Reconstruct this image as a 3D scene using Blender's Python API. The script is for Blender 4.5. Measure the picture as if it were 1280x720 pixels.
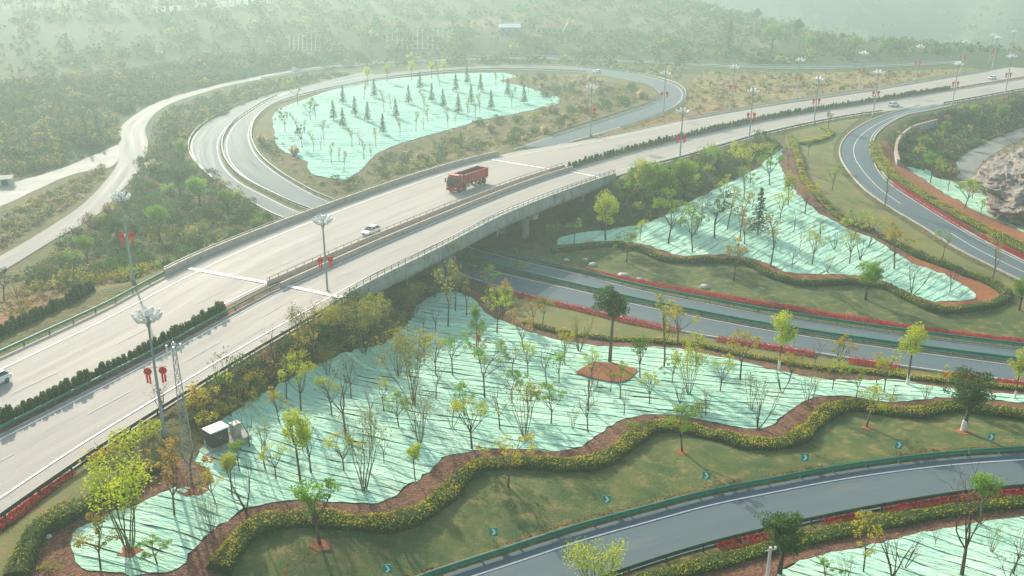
import bpy, bmesh, math, random
import numpy as np
from mathutils import Vector, Matrix, noise
from mathutils.geometry import delaunay_2d_cdt
R_ = math.radians
for o in list(bpy.data.objects): bpy.data.objects.remove(o)
S = bpy.context.scene
COL = S.collection
# ------------------------------------------------------------------ camera
F_PX = 1136.0; PITCH = math.atan(415/1136.0); CAM_H = 46.0
cam_d = bpy.data.cameras.new('camera'); cam = bpy.data.objects.new('camera', cam_d); COL.objects.link(cam)
cam.location = (0, 0, CAM_H); cam.rotation_euler = (math.pi/2-PITCH, 0, 0)
cam_d.sensor_width = 36; cam_d.lens = 36*F_PX/1280; cam_d.clip_start = 1; cam_d.clip_end = 6000
S.camera = cam
S.render.resolution_x = 1024; S.render.resolution_y = 576
# ------------------------------------------------------------------ sky, sun, exposure
SUN_AZ, SUN_EL = -27.0, 23.0           # azimuth from +Y towards +X
w = bpy.data.worlds.new('World'); S.world = w; w.use_nodes = True
nt = w.node_tree; bg = nt.nodes['Background']
sky = nt.nodes.new('ShaderNodeTexSky'); sky.sky_type = 'NISHITA'; sky.sun_disc = False
sky.sun_elevation = R_(SUN_EL); sky.sun_rotation = R_(SUN_AZ); sky.air_density = 1.4; sky.dust_density = 3.0; sky.ozone_density = 1.0
nt.links.new(sky.outputs[0], bg.inputs[0]); bg.inputs[1].default_value = 0.15
sd = bpy.data.lights.new('sun', 'SUN'); sun = bpy.data.objects.new('sun', sd); COL.objects.link(sun)
sd.energy = 5.0; sd.angle = R_(0.7); sd.color = (1.0, 0.91, 0.77)
sv = Vector((math.sin(R_(SUN_AZ))*math.cos(R_(SUN_EL)), math.cos(R_(SUN_AZ))*math.cos(R_(SUN_EL)), math.sin(R_(SUN_EL))))
sun.rotation_euler = sv.to_track_quat('Z', 'Y').to_euler(); sun.location = (-300, 500, 400)
S.view_settings.view_transform = 'Standard'; S.view_settings.look = 'None'
S.view_settings.exposure = 0.78; S.view_settings.gamma = 1.0
# ------------------------------------------------------------------ materials
def rgba(c): return (c[0], c[1], c[2], 1.0)
def mat(name, c1, c2=None, rough=0.8, scale=0.3, detail=5, c3=None, scale3=3.0, amt3=0.5, bump=0.0, bscale=8.0, rand=0.0,
        trans=0.0, spec=0.3, metal=0.0, stretch=None, rot=0.0, extra=None, thr=(0.35, 0.65), ndist=0.0):
    """noise-mixed Principled material in object coordinates (objects of the setting stand at the origin, so metres)"""
    m = bpy.data.materials.new(name); m.use_nodes = True
    n = m.node_tree.nodes; l = m.node_tree.links; b = n['Principled BSDF']; out = n['Material Output']
    b.inputs['Roughness'].default_value = rough; b.inputs['Specular IOR Level'].default_value = spec; b.inputs['Metallic'].default_value = metal
    tc = n.new('ShaderNodeTexCoord'); co = tc.outputs['Object']
    if stretch or rot:
        mp = n.new('ShaderNodeMapping'); mp.inputs['Rotation'].default_value = (0, 0, rot); mp.inputs['Scale'].default_value = stretch or (1, 1, 1)
        l.new(co, mp.inputs[0]); co = mp.outputs[0]
    def nz(sc, det, d=0.0):
        t = n.new('ShaderNodeTexNoise'); t.inputs['Scale'].default_value = sc; t.inputs['Detail'].default_value = det
        t.inputs['Roughness'].default_value = 0.6; t.inputs['Distortion'].default_value = d; l.new(co, t.inputs['Vector']); return t.outputs['Fac']
    def ramp(f, a, bb):
        r = n.new('ShaderNodeMapRange'); r.inputs[1].default_value = a; r.inputs[2].default_value = bb; l.new(f, r.inputs[0]); return r.outputs[0]
    def mix(f, A, B):
        x = n.new('ShaderNodeMix'); x.data_type = 'RGBA'
        if isinstance(f, float): x.inputs[0].default_value = f
        else: l.new(f, x.inputs[0])
        for s, v in ((6, A), (7, B)):
            if isinstance(v, tuple): x.inputs[s].default_value = rgba(v)
            else: l.new(v, x.inputs[s])
        return x.outputs[2]
    col = tuple(c1)
    if c2 is not None: col = mix(ramp(nz(scale, detail, ndist), *thr), tuple(c1), tuple(c2))
    if c3 is not None:
        f = ramp(nz(scale3, 4), 0.62-0.25*amt3, 0.72); col = mix(f, col, tuple(c3))
    if rand:
        oi = n.new('ShaderNodeObjectInfo'); hsv = n.new('ShaderNodeHueSaturation')
        r1 = n.new('ShaderNodeMapRange'); l.new(oi.outputs['Random'], r1.inputs[0]); r1.inputs[3].default_value = 1-rand; r1.inputs[4].default_value = 1+rand
        l.new(r1.outputs[0], hsv.inputs['Value'])
        r2 = n.new('ShaderNodeMapRange'); l.new(oi.outputs['Random'], r2.inputs[0]); r2.inputs[3].default_value = 0.5-0.06*rand; r2.inputs[4].default_value = 0.5+0.05*rand
        l.new(r2.outputs[0], hsv.inputs['Hue'])
        if isinstance(col, tuple): hsv.inputs['Color'].default_value = rgba(col)
        else: l.new(col, hsv.inputs['Color'])
        col = hsv.outputs[0]
    if isinstance(col, tuple): b.inputs['Base Color'].default_value = rgba(col)
    else: l.new(col, b.inputs['Base Color'])
    if bump:
        bp = n.new('ShaderNodeBump'); bp.inputs['Strength'].default_value = 1.0; bp.inputs['Distance'].default_value = bump
        l.new(nz(bscale, 5), bp.inputs['Height']); l.new(bp.outputs[0], b.inputs['Normal'])
    if trans:
        tr = n.new('ShaderNodeBsdfTranslucent'); mx = n.new('ShaderNodeMixShader'); mx.inputs[0].default_value = trans
        if isinstance(col, tuple): tr.inputs[0].default_value = rgba(col)
        else: l.new(col, tr.inputs[0])
        l.new(b.outputs[0], mx.inputs[1]); l.new(tr.outputs[0], mx.inputs[2]); l.new(mx.outputs[0], out.inputs['Surface'])
    if extra: extra(m, n, l, b)
    return m
M = {}
HAZE_DENSITY = 0.00062
# ------------------------------------------------------------------ object helpers
def link(name, me, m=None, parent=None):
    o = bpy.data.objects.new(name, me); COL.objects.link(o)
    if m is not None and me is not None:
        if isinstance(m, (list, tuple)):
            for q in m: me.materials.append(q)
        else: me.materials.append(m)
    if parent is not None: o.parent = parent
    return o
def tag(o, label=None, cat=None, group=None, kind=None):
    if label: o['label'] = label
    if cat: o['category'] = cat
    if group: o['group'] = group
    if kind: o['kind'] = kind
    return o
def thing(name, label, cat, loc=(0, 0, 0), rz=0.0, group=None, sc=1.0):
    o = bpy.data.objects.new(name, None); COL.objects.link(o); o.empty_display_size = 0.3
    o.location = loc; o.rotation_euler = (0, 0, rz); o.scale = (sc, sc, sc)
    return tag(o, label, cat, group)
def copy_tree(o, parent=None):
    c = o.copy(); COL.objects.link(c); c.parent = parent
    if parent is not None: c.matrix_parent_inverse = o.matrix_parent_inverse.copy()
    for ch in [x for x in KIDS.get(o.name, [])]: 
        cc = copy_tree(ch, c); KIDS.setdefault(c.name, []).append(cc)
    return c
KIDS = {}
class MB:
    """collects faces of one mesh"""
    def __init__(s): s.v = []; s.f = []; s.mi = []; s.k = 0
    def add(s, vs, fs):
        b = len(s.v); s.v += [tuple(p) for p in vs]; s.f += [tuple(b+i for i in q) for q in fs]; s.mi += [s.k]*len(fs); return s
    def box(s, c, d, rz=0.0, taper=1.0, rot=None):
        hx, hy, hz = d[0]/2, d[1]/2, d[2]/2; P = []
        for z, t in ((-hz, 1.0), (hz, taper)):
            for x, y in ((-hx, -hy), (hx, -hy), (hx, hy), (-hx, hy)): P.append(Vector((x*t, y*t, z)))
        Mx = rot if rot is not None else Matrix.Rotation(rz, 3, 'Z')
        P = [Mx @ p + Vector(c) for p in P]
        return s.add(P, [(0, 3, 2, 1), (4, 5, 6, 7), (0, 1, 5, 4), (1, 2, 6, 5), (2, 3, 7, 6), (3, 0, 4, 7)])
    def tube(s, p0, p1, r0, r1=None, n=6, caps=True):
        r1 = r0 if r1 is None else r1
        p0 = Vector(p0); p1 = Vector(p1); d = p1-p0
        if d.length < 1e-6: return s
        q = d.to_track_quat('Z', 'Y'); A = []
        for p, r in ((p0, r0), (p1, r1)):
            for i in range(n):
                a = 2*math.pi*i/n; A.append(p + q @ Vector((math.cos(a)*r, math.sin(a)*r, 0)))
        fs = [(i, (i+1) % n, n+(i+1) % n, n+i) for i in range(n)]
        if caps: fs += [tuple(range(n-1, -1, -1)), tuple(range(n, 2*n))]
        return s.add(A, fs)
    def lathe(s, prof, c=(0, 0, 0), n=10, rot=None):
        A = []; c = Vector(c)
        for r, z in prof:
            for i in range(n):
                a = 2*math.pi*i/n; p = Vector((math.cos(a)*r, math.sin(a)*r, z)); A.append((rot @ p if rot is not None else p)+c)
        fs = []
        for j in range(len(prof)-1):
            for i in range(n): fs.append((j*n+i, j*n+(i+1) % n, (j+1)*n+(i+1) % n, (j+1)*n+i))
        fs += [tuple(range(n-1, -1, -1)), tuple(range((len(prof)-1)*n, len(prof)*n))]
        return s.add(A, fs)
    def mesh(s, name, smooth=False):
        me = bpy.data.meshes.new(name); me.from_pydata(s.v, [], s.f)
        if any(s.mi): me.polygons.foreach_set('material_index', s.mi)
        if smooth: me.polygons.foreach_set('use_smooth', [True]*len(s.f))
        me.update(); return me
    def build(s, name, m, parent=None, smooth=False):
        o = link(name, s.mesh(name, smooth), m, parent)
        if parent is not None: KIDS.setdefault(parent.name, []).append(o)
        return o
def child(name, me, m, parent):
    o = link(name, me, m, parent); KIDS.setdefault(parent.name, []).append(o); return o
# ------------------------------------------------------------------ pixels to places
CP, SP = math.cos(PITCH), math.sin(PITCH)
def ray(px, py):
    xc = (px-640)/F_PX; yc = (360-py)/F_PX
    return (xc, CP+yc*SP, -SP+yc*CP)
def P(px, py, z=0.0):
    d = ray(px, py); t = (z-CAM_H)/d[2]; return (d[0]*t, d[1]*t, z)
def curve(pts, step=2.0, closed=False):
    """Catmull-Rom through points (x,y[,z]), resampled to an even step"""
    p = np.array(pts, float)
    if closed: e = np.vstack([p[-1], p, p[0], p[1]])
    else: e = np.vstack([2*p[0]-p[1], p, 2*p[-1]-p[-2]])
    out = []
    for i in range(1, len(e)-2):
        a, b, c, d = e[i-1], e[i], e[i+1], e[i+2]
        m1 = (c-a); m2 = (d-b); L = np.linalg.norm(c-b)
        la = np.linalg.norm(b-a)+1e-6; lc = np.linalg.norm(d-c)+1e-6
        m1 = m1*L/(la+L); m2 = m2*L/(lc+L)
        for t in np.linspace(0, 1, max(3, int(L/step*2)+2))[:-1]:
            h = (2*t**3-3*t*t+1)*b+(t**3-2*t*t+t)*m1+(-2*t**3+3*t*t)*c+(t**3-t*t)*m2; out.append(h)
    out.append(e[-2]); o = np.array(out)
    s = np.r_[0, np.cumsum(np.linalg.norm(np.diff(o[:, :2], axis=0), axis=1))]
    n = max(2, int(s[-1]/step)+1); t = np.linspace(0, s[-1], n)
    return np.stack([np.interp(t, s, o[:, k]) for k in range(o.shape[1])], 1)
def resamp(c, n):
    s = np.r_[0, np.cumsum(np.linalg.norm(np.diff(c[:, :2], axis=0), axis=1))]; t = np.linspace(0, s[-1], n)
    return np.stack([np.interp(t, s, c[:, k]) for k in range(c.shape[1])], 1)
def normals(c):
    d = np.gradient(c[:, :2], axis=0); d /= np.linalg.norm(d, axis=1)[:, None]+1e-9
    return np.stack([d[:, 1], -d[:, 0]], 1)          # to the right of travel
def offset(c, o):
    r = c.copy(); r[:, :2] += normals(c)*(np.asarray(o).reshape(-1, 1) if np.ndim(o) else o); return r
def pz(lst, z=None):
    return [P(*q) if len(q) == 3 else P(q[0], q[1], z) for q in lst]
def inside(poly, x, y):
    x = np.asarray(x); y = np.asarray(y); r = np.zeros(x.shape, bool); n = len(poly)
    for i in range(n):
        x0, y0 = poly[i][:2]; x1, y1 = poly[(i+1) % n][:2]
        if y0 == y1: continue
        c = ((y0 > y) != (y1 > y)) & (x < (x1-x0)*(y-y0)/(y1-y0)+x0); r ^= c
    return r
# ------------------------------------------------------------------ road edges (pixel, height in metres)
HL = curve(pz([(-330, 592), (-200, 536), (-90, 488), (0, 446), (147, 378), (209, 342), (320, 295), (420, 257), (520, 222), (570, 207), (640, 190), (717, 178), (790, 164), (855, 150), (960, 132), (1070, 116), (1185, 97), (1240, 88), (1300, 77)], 0), 2.0)
HM = curve(pz([(-330, 700), (-200, 636), (-90, 581), (0, 536), (190, 440), (320, 370), (360, 351), (480, 298), (640, 234), (707, 212), (800, 186), (960, 149), (1070, 131), (1280, 97), (1330, 89)], 0), 2.0)
HR = curve(pz([(-230, 815), (-90, 715), (0, 650), (92, 585), (160, 540), (210, 509), (320, 440), (395, 397), (455, 361), (545, 317), (640, 268), (780, 217), (850, 199), (900, 184), (960, 167), (1055, 147), (1125, 137), (1175, 131), (1280, 112), (1340, 102)], 0), 2.0)
N_H = 260
HL, HM, HR = resamp(HL, N_H), resamp(HM, N_H), resamp(HR, N_H)
def nearest_on(c, p):
    d = np.linalg.norm(c[:, :2]-np.array(p[:2]), axis=1); return int(d.argmin())
# pair edges by nearest points of the median line
HLp = np.array([HL[nearest_on(HL, q)] for q in HM]); HRp = np.array([HR[nearest_on(HR, q)] for q in HM])
def smooth(c, k=9):
    pad = np.vstack([np.repeat(c[:1], k//2, 0), c, np.repeat(c[-1:], k//2, 0)]); ker = np.ones(k)/k
    return np.stack([np.convolve(pad[:, i], ker, 'valid') for i in range(c.shape[1])], 1)
HLp, HRp = smooth(HLp), smooth(HRp)
MED = 1.25
HMl, HMr = offset(HM, -MED), offset(HM, MED)
iA0 = nearest_on(HM, P(352, 354)); iA1 = nearest_on(HM, P(704, 213))
LOOP_IN = curve(pz([(640, 186, 0), (690, 170, 0), (715, 162, -.1), (765, 146, -.3), (810, 131, -.5), (825, 121, -.7), (815, 110, -.9), (790, 101, -1.1), (757, 94.5, -1.4), (735, 91, -1.6), (640, 87, -2.2), (565, 89.5, -2.7), (495, 96.5, -3.3), (440, 106, -3.8), (395, 115, -4.2), (345, 130, -4.6), (322, 146, -5), (313, 168, -5.5), (322, 193, -6), (346, 215, -6.5), (380, 236, -6.9), (407, 249, -7), (520, 288, -7), (639, 322, -7), (722, 341, -7), (800, 361, -7), (880, 377, -7), (960, 392, -7), (1120, 416, -7), (1280, 436, -7), (1360, 447, -7)]), 2.0)
LOOP_OUT = curve(pz([(700, 182, 0), (727, 174, 0), (780, 159, -.2), (825, 143, -.4), (850, 130, -.6), (856, 117, -.7), (847, 107, -.9), (820, 97.5, -1.1), (790, 91.5, -1.3), (760, 87.5, -1.5), (735, 85, -1.7), (640, 82, -2.3), (565, 84.5, -2.8), (490, 91, -3.4), (430, 100, -3.9), (366, 113, -4.4), (302, 146, -5), (281, 171, -5.5), (282, 198, -6), (302, 222, -6.5), (345, 245, -6.9), (382, 261, -7), (500, 299, -7), (630, 336, -7), (733, 361, -7), (800, 377, -7), (875, 392, -7), (960, 408, -7), (1120, 432, -7), (1260, 450, -7), (1360, 464, -7)]), 2.0)
OUT_IN = curve(pz([(470, 93, -3.6), (430, 101, -3.9), (363, 115, -4.4), (299, 148, -5), (277, 172, -5.5), (278, 200, -6), (298, 225, -6.5), (340, 248, -6.9), (375, 264, -7), (500, 302, -7), (628, 340, -7), (733, 364, -7), (800, 380, -7), (875, 395, -7), (960, 411, -7), (1120, 435, -7), (1260, 453.5, -7), (1360, 468, -7)]), 2.0)
OUT_OUT = curve(pz([(455, 90, -3.6), (400, 103, -4), (336, 118, -4.5), (289, 136, -4.9), (253, 158, -5.4), (238, 178, -5.7), (243, 201, -6), (269, 226, -6.5), (305, 248, -6.9), (350, 273, -7), (480, 317, -7), (617, 357, -7), (655, 369, -7), (750, 391, -7), (865, 418, -7), (960, 432, -7), (1090, 453, -7), (1267, 477, -7), (1360, 489, -7)]), 2.0)
RAMP_L = curve(pz([(1150, 131.5, 0), (1125, 138, 0), (1100, 146, -.1), (1080, 155, -.3), (1062, 167, -.6), (1052, 180, -.9), (1051, 195, -1.2), (1060, 212, -1.6), (1080, 235, -2.2), (1110, 257, -2.8), (1160, 287, -3.6), (1200, 312, -4.2), (1280, 352, -5), (1360, 390, -5.5)]), 2.0)
RAMP_R = curve(pz([(1195, 130.5, 0), (1170, 136.5, 0), (1135, 143, -.1), (1115, 152, -.3), (1097, 165, -.6), (1090, 180, -.9), (1095, 202, -1.4), (1110, 225, -1.9), (1140, 247, -2.5), (1185, 275, -3.2), (1230, 302, -4), (1280, 327, -4.6), (1370, 370, -5.3)]), 2.0)
FRONT_F = curve(pz([(440, 763, -5.3), (545, 722, -5.4), (640, 691, -5.5), (720, 665, -5.5), (800, 643, -5.5), (880, 622, -5.5), (960, 606, -5.5), (1040, 591, -5.5), (1120, 579.5, -5.5), (1200, 571, -5.5), (1280, 566, -5.5), (1380, 562, -5.5)]), 2.0)
FRONT_N = curve(pz([(580, 800, -5.3), (690, 748, -5.4), (777, 717, -5.5), (860, 690, -5.5), (945, 668, -5.5), (1002, 655, -5.5), (1060, 643, -5.5), (1120, 632, -5.5), (1200, 619, -5.5), (1280, 611, -5.5), (1390, 603, -5.5)]), 2.0)
CTRY_L = curve(pz([(-60, 352, -5.5), (0, 320, -5.5), (50, 291, -5.5), (100, 258, -5.5), (130, 228, -5.5), (147, 203, -5.3), (148, 180, -5), (149, 162, -4.8), (168, 144, -4.6), (201, 126, -4.4), (242, 114, -4.2), (289, 102, -4), (340, 92, -3.5), (400, 82.5, -3), (480, 76.5, -2.5), (560, 73, -2), (640, 71, -2), (720, 72, -2), (800, 75.5, -2.2), (900, 80.5, -2.4), (1000, 83, -2.2), (1100, 81, -1.6), (1200, 76, -1)]), 2.0)
CTRY_R = curve(pz([(-60, 374, -5.5), (0, 341, -5.5), (70, 298, -5.5), (120, 270, -5.5), (150, 240, -5.5), (175, 212, -5.3), (185, 182, -5), (183, 156, -4.8), (208, 132, -4.5), (252, 116.5, -4.2), (290, 106, -4), (345, 95.5, -3.5), (400, 86.5, -3), (480, 79.5, -2.5), (560, 76, -2), (640, 74, -2), (720, 75, -2), (800, 78.5, -2.2), (900, 83.5, -2.4), (1000, 86, -2.2), (1100, 84, -1.6), (1200, 79, -1)]), 2.0)
GULLY_L = curve(pz([(1196, 222, -5.5), (1194, 205, -5.8), (1208, 192, -6), (1230, 180, -6.2), (1256, 168, -6.4), (1300, 152, -6.5)]), 2.0)
GULLY_R = curve(pz([(1226, 232, -5.5), (1222, 212, -5.8), (1232, 200, -6), (1250, 188, -6.2), (1274, 176, -6.4), (1320, 160, -6.5)]), 2.0)
def pair(a, b, step=2.0):
    a, b = resamp(a, len(a)), resamp(b, len(b)*3); j = np.array([nearest_on(b, q) for q in a]); j[0] = 0; j[-1] = len(b)-1
    j = np.maximum.accumulate(j); bb = smooth(b[j], 5); bb[0] = b[0]; bb[-1] = b[-1]; return a, bb
# ------------------------------------------------------------------ terrain height
ctrl = pz([(0, 690, -.5), (40, 690, -.6), (60, 640, -.5), (120, 592, -.6), (190, 556, -.9), (240, 600, -1.5), (275, 552, -2), (300, 505, -2.2), (352, 481, -3.4), (395, 458, -4.3), (440, 441, -5.3), (480, 430, -5.8), (512, 400, -6.6), (548, 366, -7), (580, 368, -7),
  (87, 685, -1), (175, 719, -1.5), (240, 690, -2), (320, 637, -3), (420, 627, -4), (470, 600, -4.3), (400, 560, -3.7), (350, 540, -3.0), (515, 605, -4.8), (590, 564, -5.5), (500, 500, -5.3), (560, 450, -6.3), (620, 420, -6.8), (655, 562, -5.7), (757, 540, -6), (700, 480, -6.5), (800, 500, -6.6), (900, 500, -6.8), (1000, 505, -6.6), (1100, 503, -6.8), (1280, 505, -7), (960, 464, -7), (1120, 476, -7), (1350, 520, -7),
  (60, 760, -1), (200, 800, -2), (300, 715, -3), (430, 690, -4.2), (560, 650, -5), (700, 610, -5.4), (850, 560, -5.8), (1000, 575, -5.6), (1150, 540, -6), (400, 850, -4.5), (800, 850, -5.5), (1200, 850, -5.5), (100, 950, -2),
  (975, 712, -5.4), (1135, 672, -5.6), (1280, 650, -5.8), (1200, 718, -5.6),
  (700, 300, -7), (765, 287, -6.5), (810, 280, -5.5), (865, 252, -3.5), (905, 232, -2), (960, 205, -1), (980, 190, -.7), (760, 302, -6.9), (830, 315, -6.8), (950, 324, -6.2), (1060, 344, -6.2), (1169, 378, -6.5), (1219, 370, -6.4), (1135, 327, -5.4), (1060, 287, -4), (1000, 250, -2.5), (930, 270, -3.8), (1000, 310, -5), (880, 300, -5.8), (900, 350, -7), (1100, 390, -7), (1240, 410, -7),
  (1040, 220, -1.8), (1100, 275, -3.4), (1200, 330, -4.9), (1270, 370, -5.6), (1020, 170, -.6),
  (1132, 212, -2.4), (1200, 242, -3.5), (1280, 280, -4.2), (1160, 190, -4.5), (1180, 165, -4.5), (1230, 150, -3.5), (1275, 132, -1.5), (1260, 215, -2.5), (1300, 190, 3), (1340, 200, 5),
  (0, 415, -.8), (60, 392, -.8), (120, 365, -.8), (0, 380, -4), (60, 352, -4.5), (130, 320, -5.5), (200, 300, -6.5), (260, 268, -7), (300, 262, -7), (180, 250, -6), (230, 220, -6), (90, 320, -5.3), (205, 170, -5.3), (60, 260, -5.2), (0, 280, -5.2), (0, 225, -5), (80, 205, -5), (130, 190, -5), (0, 190, -3), (100, 170, -2),
  (420, 220, -6.5), (440, 245, -6.6), (500, 200, -6), (500, 150, -5), (400, 160, -5.5), (600, 120, -3.6), (640, 100, -3), (650, 140, -3.4), (560, 185, -5), (640, 172, -2.5), (700, 145, -1.6), (760, 120, -1.6), (700, 105, -2), (370, 200, -6),
  (880, 130, -1.2), (960, 115, -1.2), (900, 100, -2), (1050, 100, -1.4), (1200, 84, -.8), (560, 79, -2.4), (700, 79, -2.2), (800, 84, -2)])
ctrl += [(-300, 180, -4), (-200, 220, -4), (-170, 330, 3), (-260, 400, 18), (-380, 330, 20), (-150, 420, 4), (-180, 520, 22), (-60, 480, 3), (-80, 600, 20), (30, 470, 1), (60, 560, 8), (0, 660, 26), (140, 490, 0), (130, 600, 14), (170, 550, 3), (100, 720, 26), (230, 520, -2), (300, 470, -3), (340, 560, -30), (260, 640, -25), (240, 740, -45), (420, 700, -55), (600, 600, -40), (400, 900, -40), (250, 950, -20), (480, 470, -10),
  (-500, 500, 45), (-400, 700, 60), (-150, 800, 55), (-300, 1000, 90), (60, 900, 40), (100, 1200, 110), (300, 1250, 90), (500, 1150, 60), (700, 1000, 50), (800, 1300, 170), (400, 1500, 200), (900, 800, 60), (0, 1500, 190), (-500, 1300, 170), (-900, 700, 110), (-800, 300, 40), (-700, 0, 10), (0, -100, -6), (-300, -100, -2), (400, 0, -7), (500, 250, -5), (700, 500, 5), (1000, 300, 10), (300, 300, 2), (1100, 1100, 140), (-300, 1800, 220), (500, 1900, 240), (1200, 1700, 240)]
ROADS = [(HLp, HMl, 'h'), (HMr, HRp, 'h'), (*pair(LOOP_IN, LOOP_OUT), 'l'), (*pair(OUT_IN, OUT_OUT), 'l'), (*pair(RAMP_L, RAMP_R), 'l'), (*pair(FRONT_F, FRONT_N), 'l'), (*pair(CTRY_L, CTRY_R), 'l'), (*pair(GULLY_L, GULLY_R), 'l')]
rp = []
for a, b, k in ROADS:
    for i in range(0, len(a), 8):
        if k == 'h' and iA0-4 < i < iA1+4: continue
        q = (a[i]+b[i])/2; rp.append((q[0], q[1], q[2]-.1))
C = np.array(list(ctrl)+rp)
_, ui = np.unique(np.round(C[:, :2]/2), axis=0, return_index=True); C = C[ui]
def kern(A, B): return -np.sqrt(((A[:, None, :]-B[None, :, :])**2).sum(2)+4.0)
n_ = len(C); K = kern(C[:, :2], C[:, :2])-np.eye(n_)*0.6*0
Pm = np.c_[np.ones(n_), C[:, :2]]
A_ = np.block([[K-np.eye(n_)*0.8, Pm], [Pm.T, np.zeros((3, 3))]])
sol = np.linalg.solve(A_, np.r_[C[:, 2], 0, 0, 0]); wgt, pol = sol[:n_], sol[n_:]
def axis(lo, d0, d1, hi, st, g):
    a = list(np.arange(d0, d1, st)); s = st
    while a[-1] < hi: s *= g; a.append(a[-1]+s)
    s = st; b = [a[0]]
    while b[-1] > lo: s *= g; b.append(b[-1]-s)
    return np.array(b[:0:-1]+a)
GX = axis(-1500, -135, 215, 1700, 1.5, 1.07); GY = axis(-150, 55, 330, 2100, 1.5, 1.06)
XX, YY = np.meshgrid(GX, GY, indexing='ij')
pts = np.c_[XX.ravel(), YY.ravel()]; ZZ = np.empty(len(pts))
for i in range(0, len(pts), 8000):
    q = pts[i:i+8000]; ZZ[i:i+8000] = kern(q, C[:, :2]) @ wgt + pol[0]+q @ pol[1:]
ZZ = np.where(ZZ > 22, 22+20*np.tanh((ZZ-22)/80), ZZ)
# hills: ridges and folds that grow with the distance
far = np.clip((pts[:, 1]-0.55*np.abs(pts[:, 0]-60)*0-430)/500, 0, 1); farl = np.clip((-pts[:, 0]-150)/250, 0, 1)*np.clip((pts[:, 1]-280)/80, 0, 1)
amp = np.maximum(far*34, farl*9)
for i in np.nonzero(amp > 0.02)[0]:
    x, y = pts[i]; v = Vector((x/170, y/170, 3.1)); f = noise.fractal(v, 0.9, 2.1, 5); rdg = 1-abs(noise.noise(Vector((x/260+y/800, y/420, 9.0))))*2
    ZZ[i] += amp[i]*(0.55*f+0.9*rdg*far[i]-0.25*far[i])
    mt = min(max((y-760)/200, 0), 1)*min(max((x-80)/150, 0), 1)
    if mt > 0: ZZ[i] += mt*38*(1-2*abs(noise.noise(Vector((x/150-y/420, y/330+x/600, 4.0))))-.35)
# small unevenness
un = np.sin(pts[:, 0]*.31+np.sin(pts[:, 1]*.23)*2)*np.sin(pts[:, 1]*.27+np.sin(pts[:, 0]*.19)*2)
ZZ += un*0.10
# cut and fill along the roads
def road_dist(a, b, skip=None):
    c = (a+b)/2; hw = np.linalg.norm((a-b)[:, :2], axis=1)/2
    idx = np.arange(len(c)); keep = np.ones(len(c), bool)
    if skip: keep[skip[0]:skip[1]] = False
    c, hw = c[keep], hw[keep]
    D = np.full(len(pts), 1e9); Zr = np.zeros(len(pts)); lo = c[:, :2].min(0)-25; hi = c[:, :2].max(0)+25
    sel = np.nonzero(((pts > lo) & (pts < hi)).all(1))[0]
    for i in range(0, len(sel), 6000):
        s_ = sel[i:i+6000]; d = np.linalg.norm(pts[s_][:, None]-c[None, :, :2], axis=2)-hw[None]; j = d.argmin(1)
        D[s_] = d[np.arange(len(s_)), j]; Zr[s_] = c[j, 2]
    return D, Zr
def sstep(x): x = np.clip(x, 0, 1); return x*x*(3-2*x)
num = np.zeros(len(pts)); den = np.zeros(len(pts)); wmax = np.zeros(len(pts))
for a, b, k in ROADS:
    if k == 'h': continue
    D, Zr = road_dist(a, b); ww = 1-sstep((D-1.2)/6.0); num += ww*(Zr-.12); den += ww; wmax = np.maximum(wmax, ww)
ok = den > 1e-6; ZZ[ok] = ZZ[ok]*(1-wmax[ok])+wmax[ok]*num[ok]/den[ok]
D, Zr = road_dist(HLp, HRp, (iA0-1, iA1+2)); ww = 1-sstep((D-1.5)/7.0); ZZ = ZZ*(1-ww)+ww*(-.14)
# nothing of the ground may come up through the bridge opening
cb = (HLp+HRp)[iA0+2:iA1-1, :2]/2; hb = np.linalg.norm((HLp-HRp)[iA0+2:iA1-1, :2], axis=1)/2
sel = np.nonzero((pts > cb.min(0)-30).all(1) & (pts < cb.max(0)+30).all(1))[0]
d = np.linalg.norm(pts[sel][:, None]-cb[None], axis=2); j = d.argmin(1); inb = d[np.arange(len(sel)), j] < hb[j]+.8
ez = np.minimum(j, len(cb)-1-j)*np.linalg.norm(cb[1]-cb[0])
cap = np.maximum(-2.6-0.62*ez, -7.1); s2 = sel[inb]; ZZ[s2] = np.minimum(ZZ[s2], cap[inb])
Z = ZZ.reshape(XX.shape)
def zt(x, y):
    x = np.atleast_1d(np.asarray(x, float)); y = np.atleast_1d(np.asarray(y, float))
    i = np.clip(np.searchsorted(GX, x)-1, 0, len(GX)-2); j = np.clip(np.searchsorted(GY, y)-1, 0, len(GY)-2)
    u = np.clip((x-GX[i])/(GX[i+1]-GX[i]), 0, 1); v = np.clip((y-GY[j])/(GY[j+1]-GY[j]), 0, 1)
    return Z[i, j]*(1-u)*(1-v)+Z[i+1, j]*u*(1-v)+Z[i, j+1]*(1-u)*v+Z[i+1, j+1]*u*v
_T = np.concatenate([np.arange(55, 330, .7), 330*1.01**np.arange(1, 190)])
def G(px, py):
    """the place on the ground seen at a pixel"""
    d = ray(px, py); t = _T/d[1]
    x, y, z = d[0]*t, d[1]*t, CAM_H+d[2]*t; h = zt(x, y)
    k = np.nonzero(z < h)[0]
    if len(k) == 0: return P(px, py, -5)
    k = k[0]; lo, hi = (t[k-1], t[k]) if k else (t[k]*.9, t[k])
    for _ in range(12):
        m = (lo+hi)/2
        if CAM_H+d[2]*m < zt(d[0]*m, d[1]*m)[0]: hi = m
        else: lo = m
    x, y = d[0]*hi, d[1]*hi; return (x, y, float(zt(x, y)[0]))
def GP(lst): return [G(*q[:2]) for q in lst]
# ================================================================== the setting
rng = np.random.default_rng(7); random.seed(7)
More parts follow.
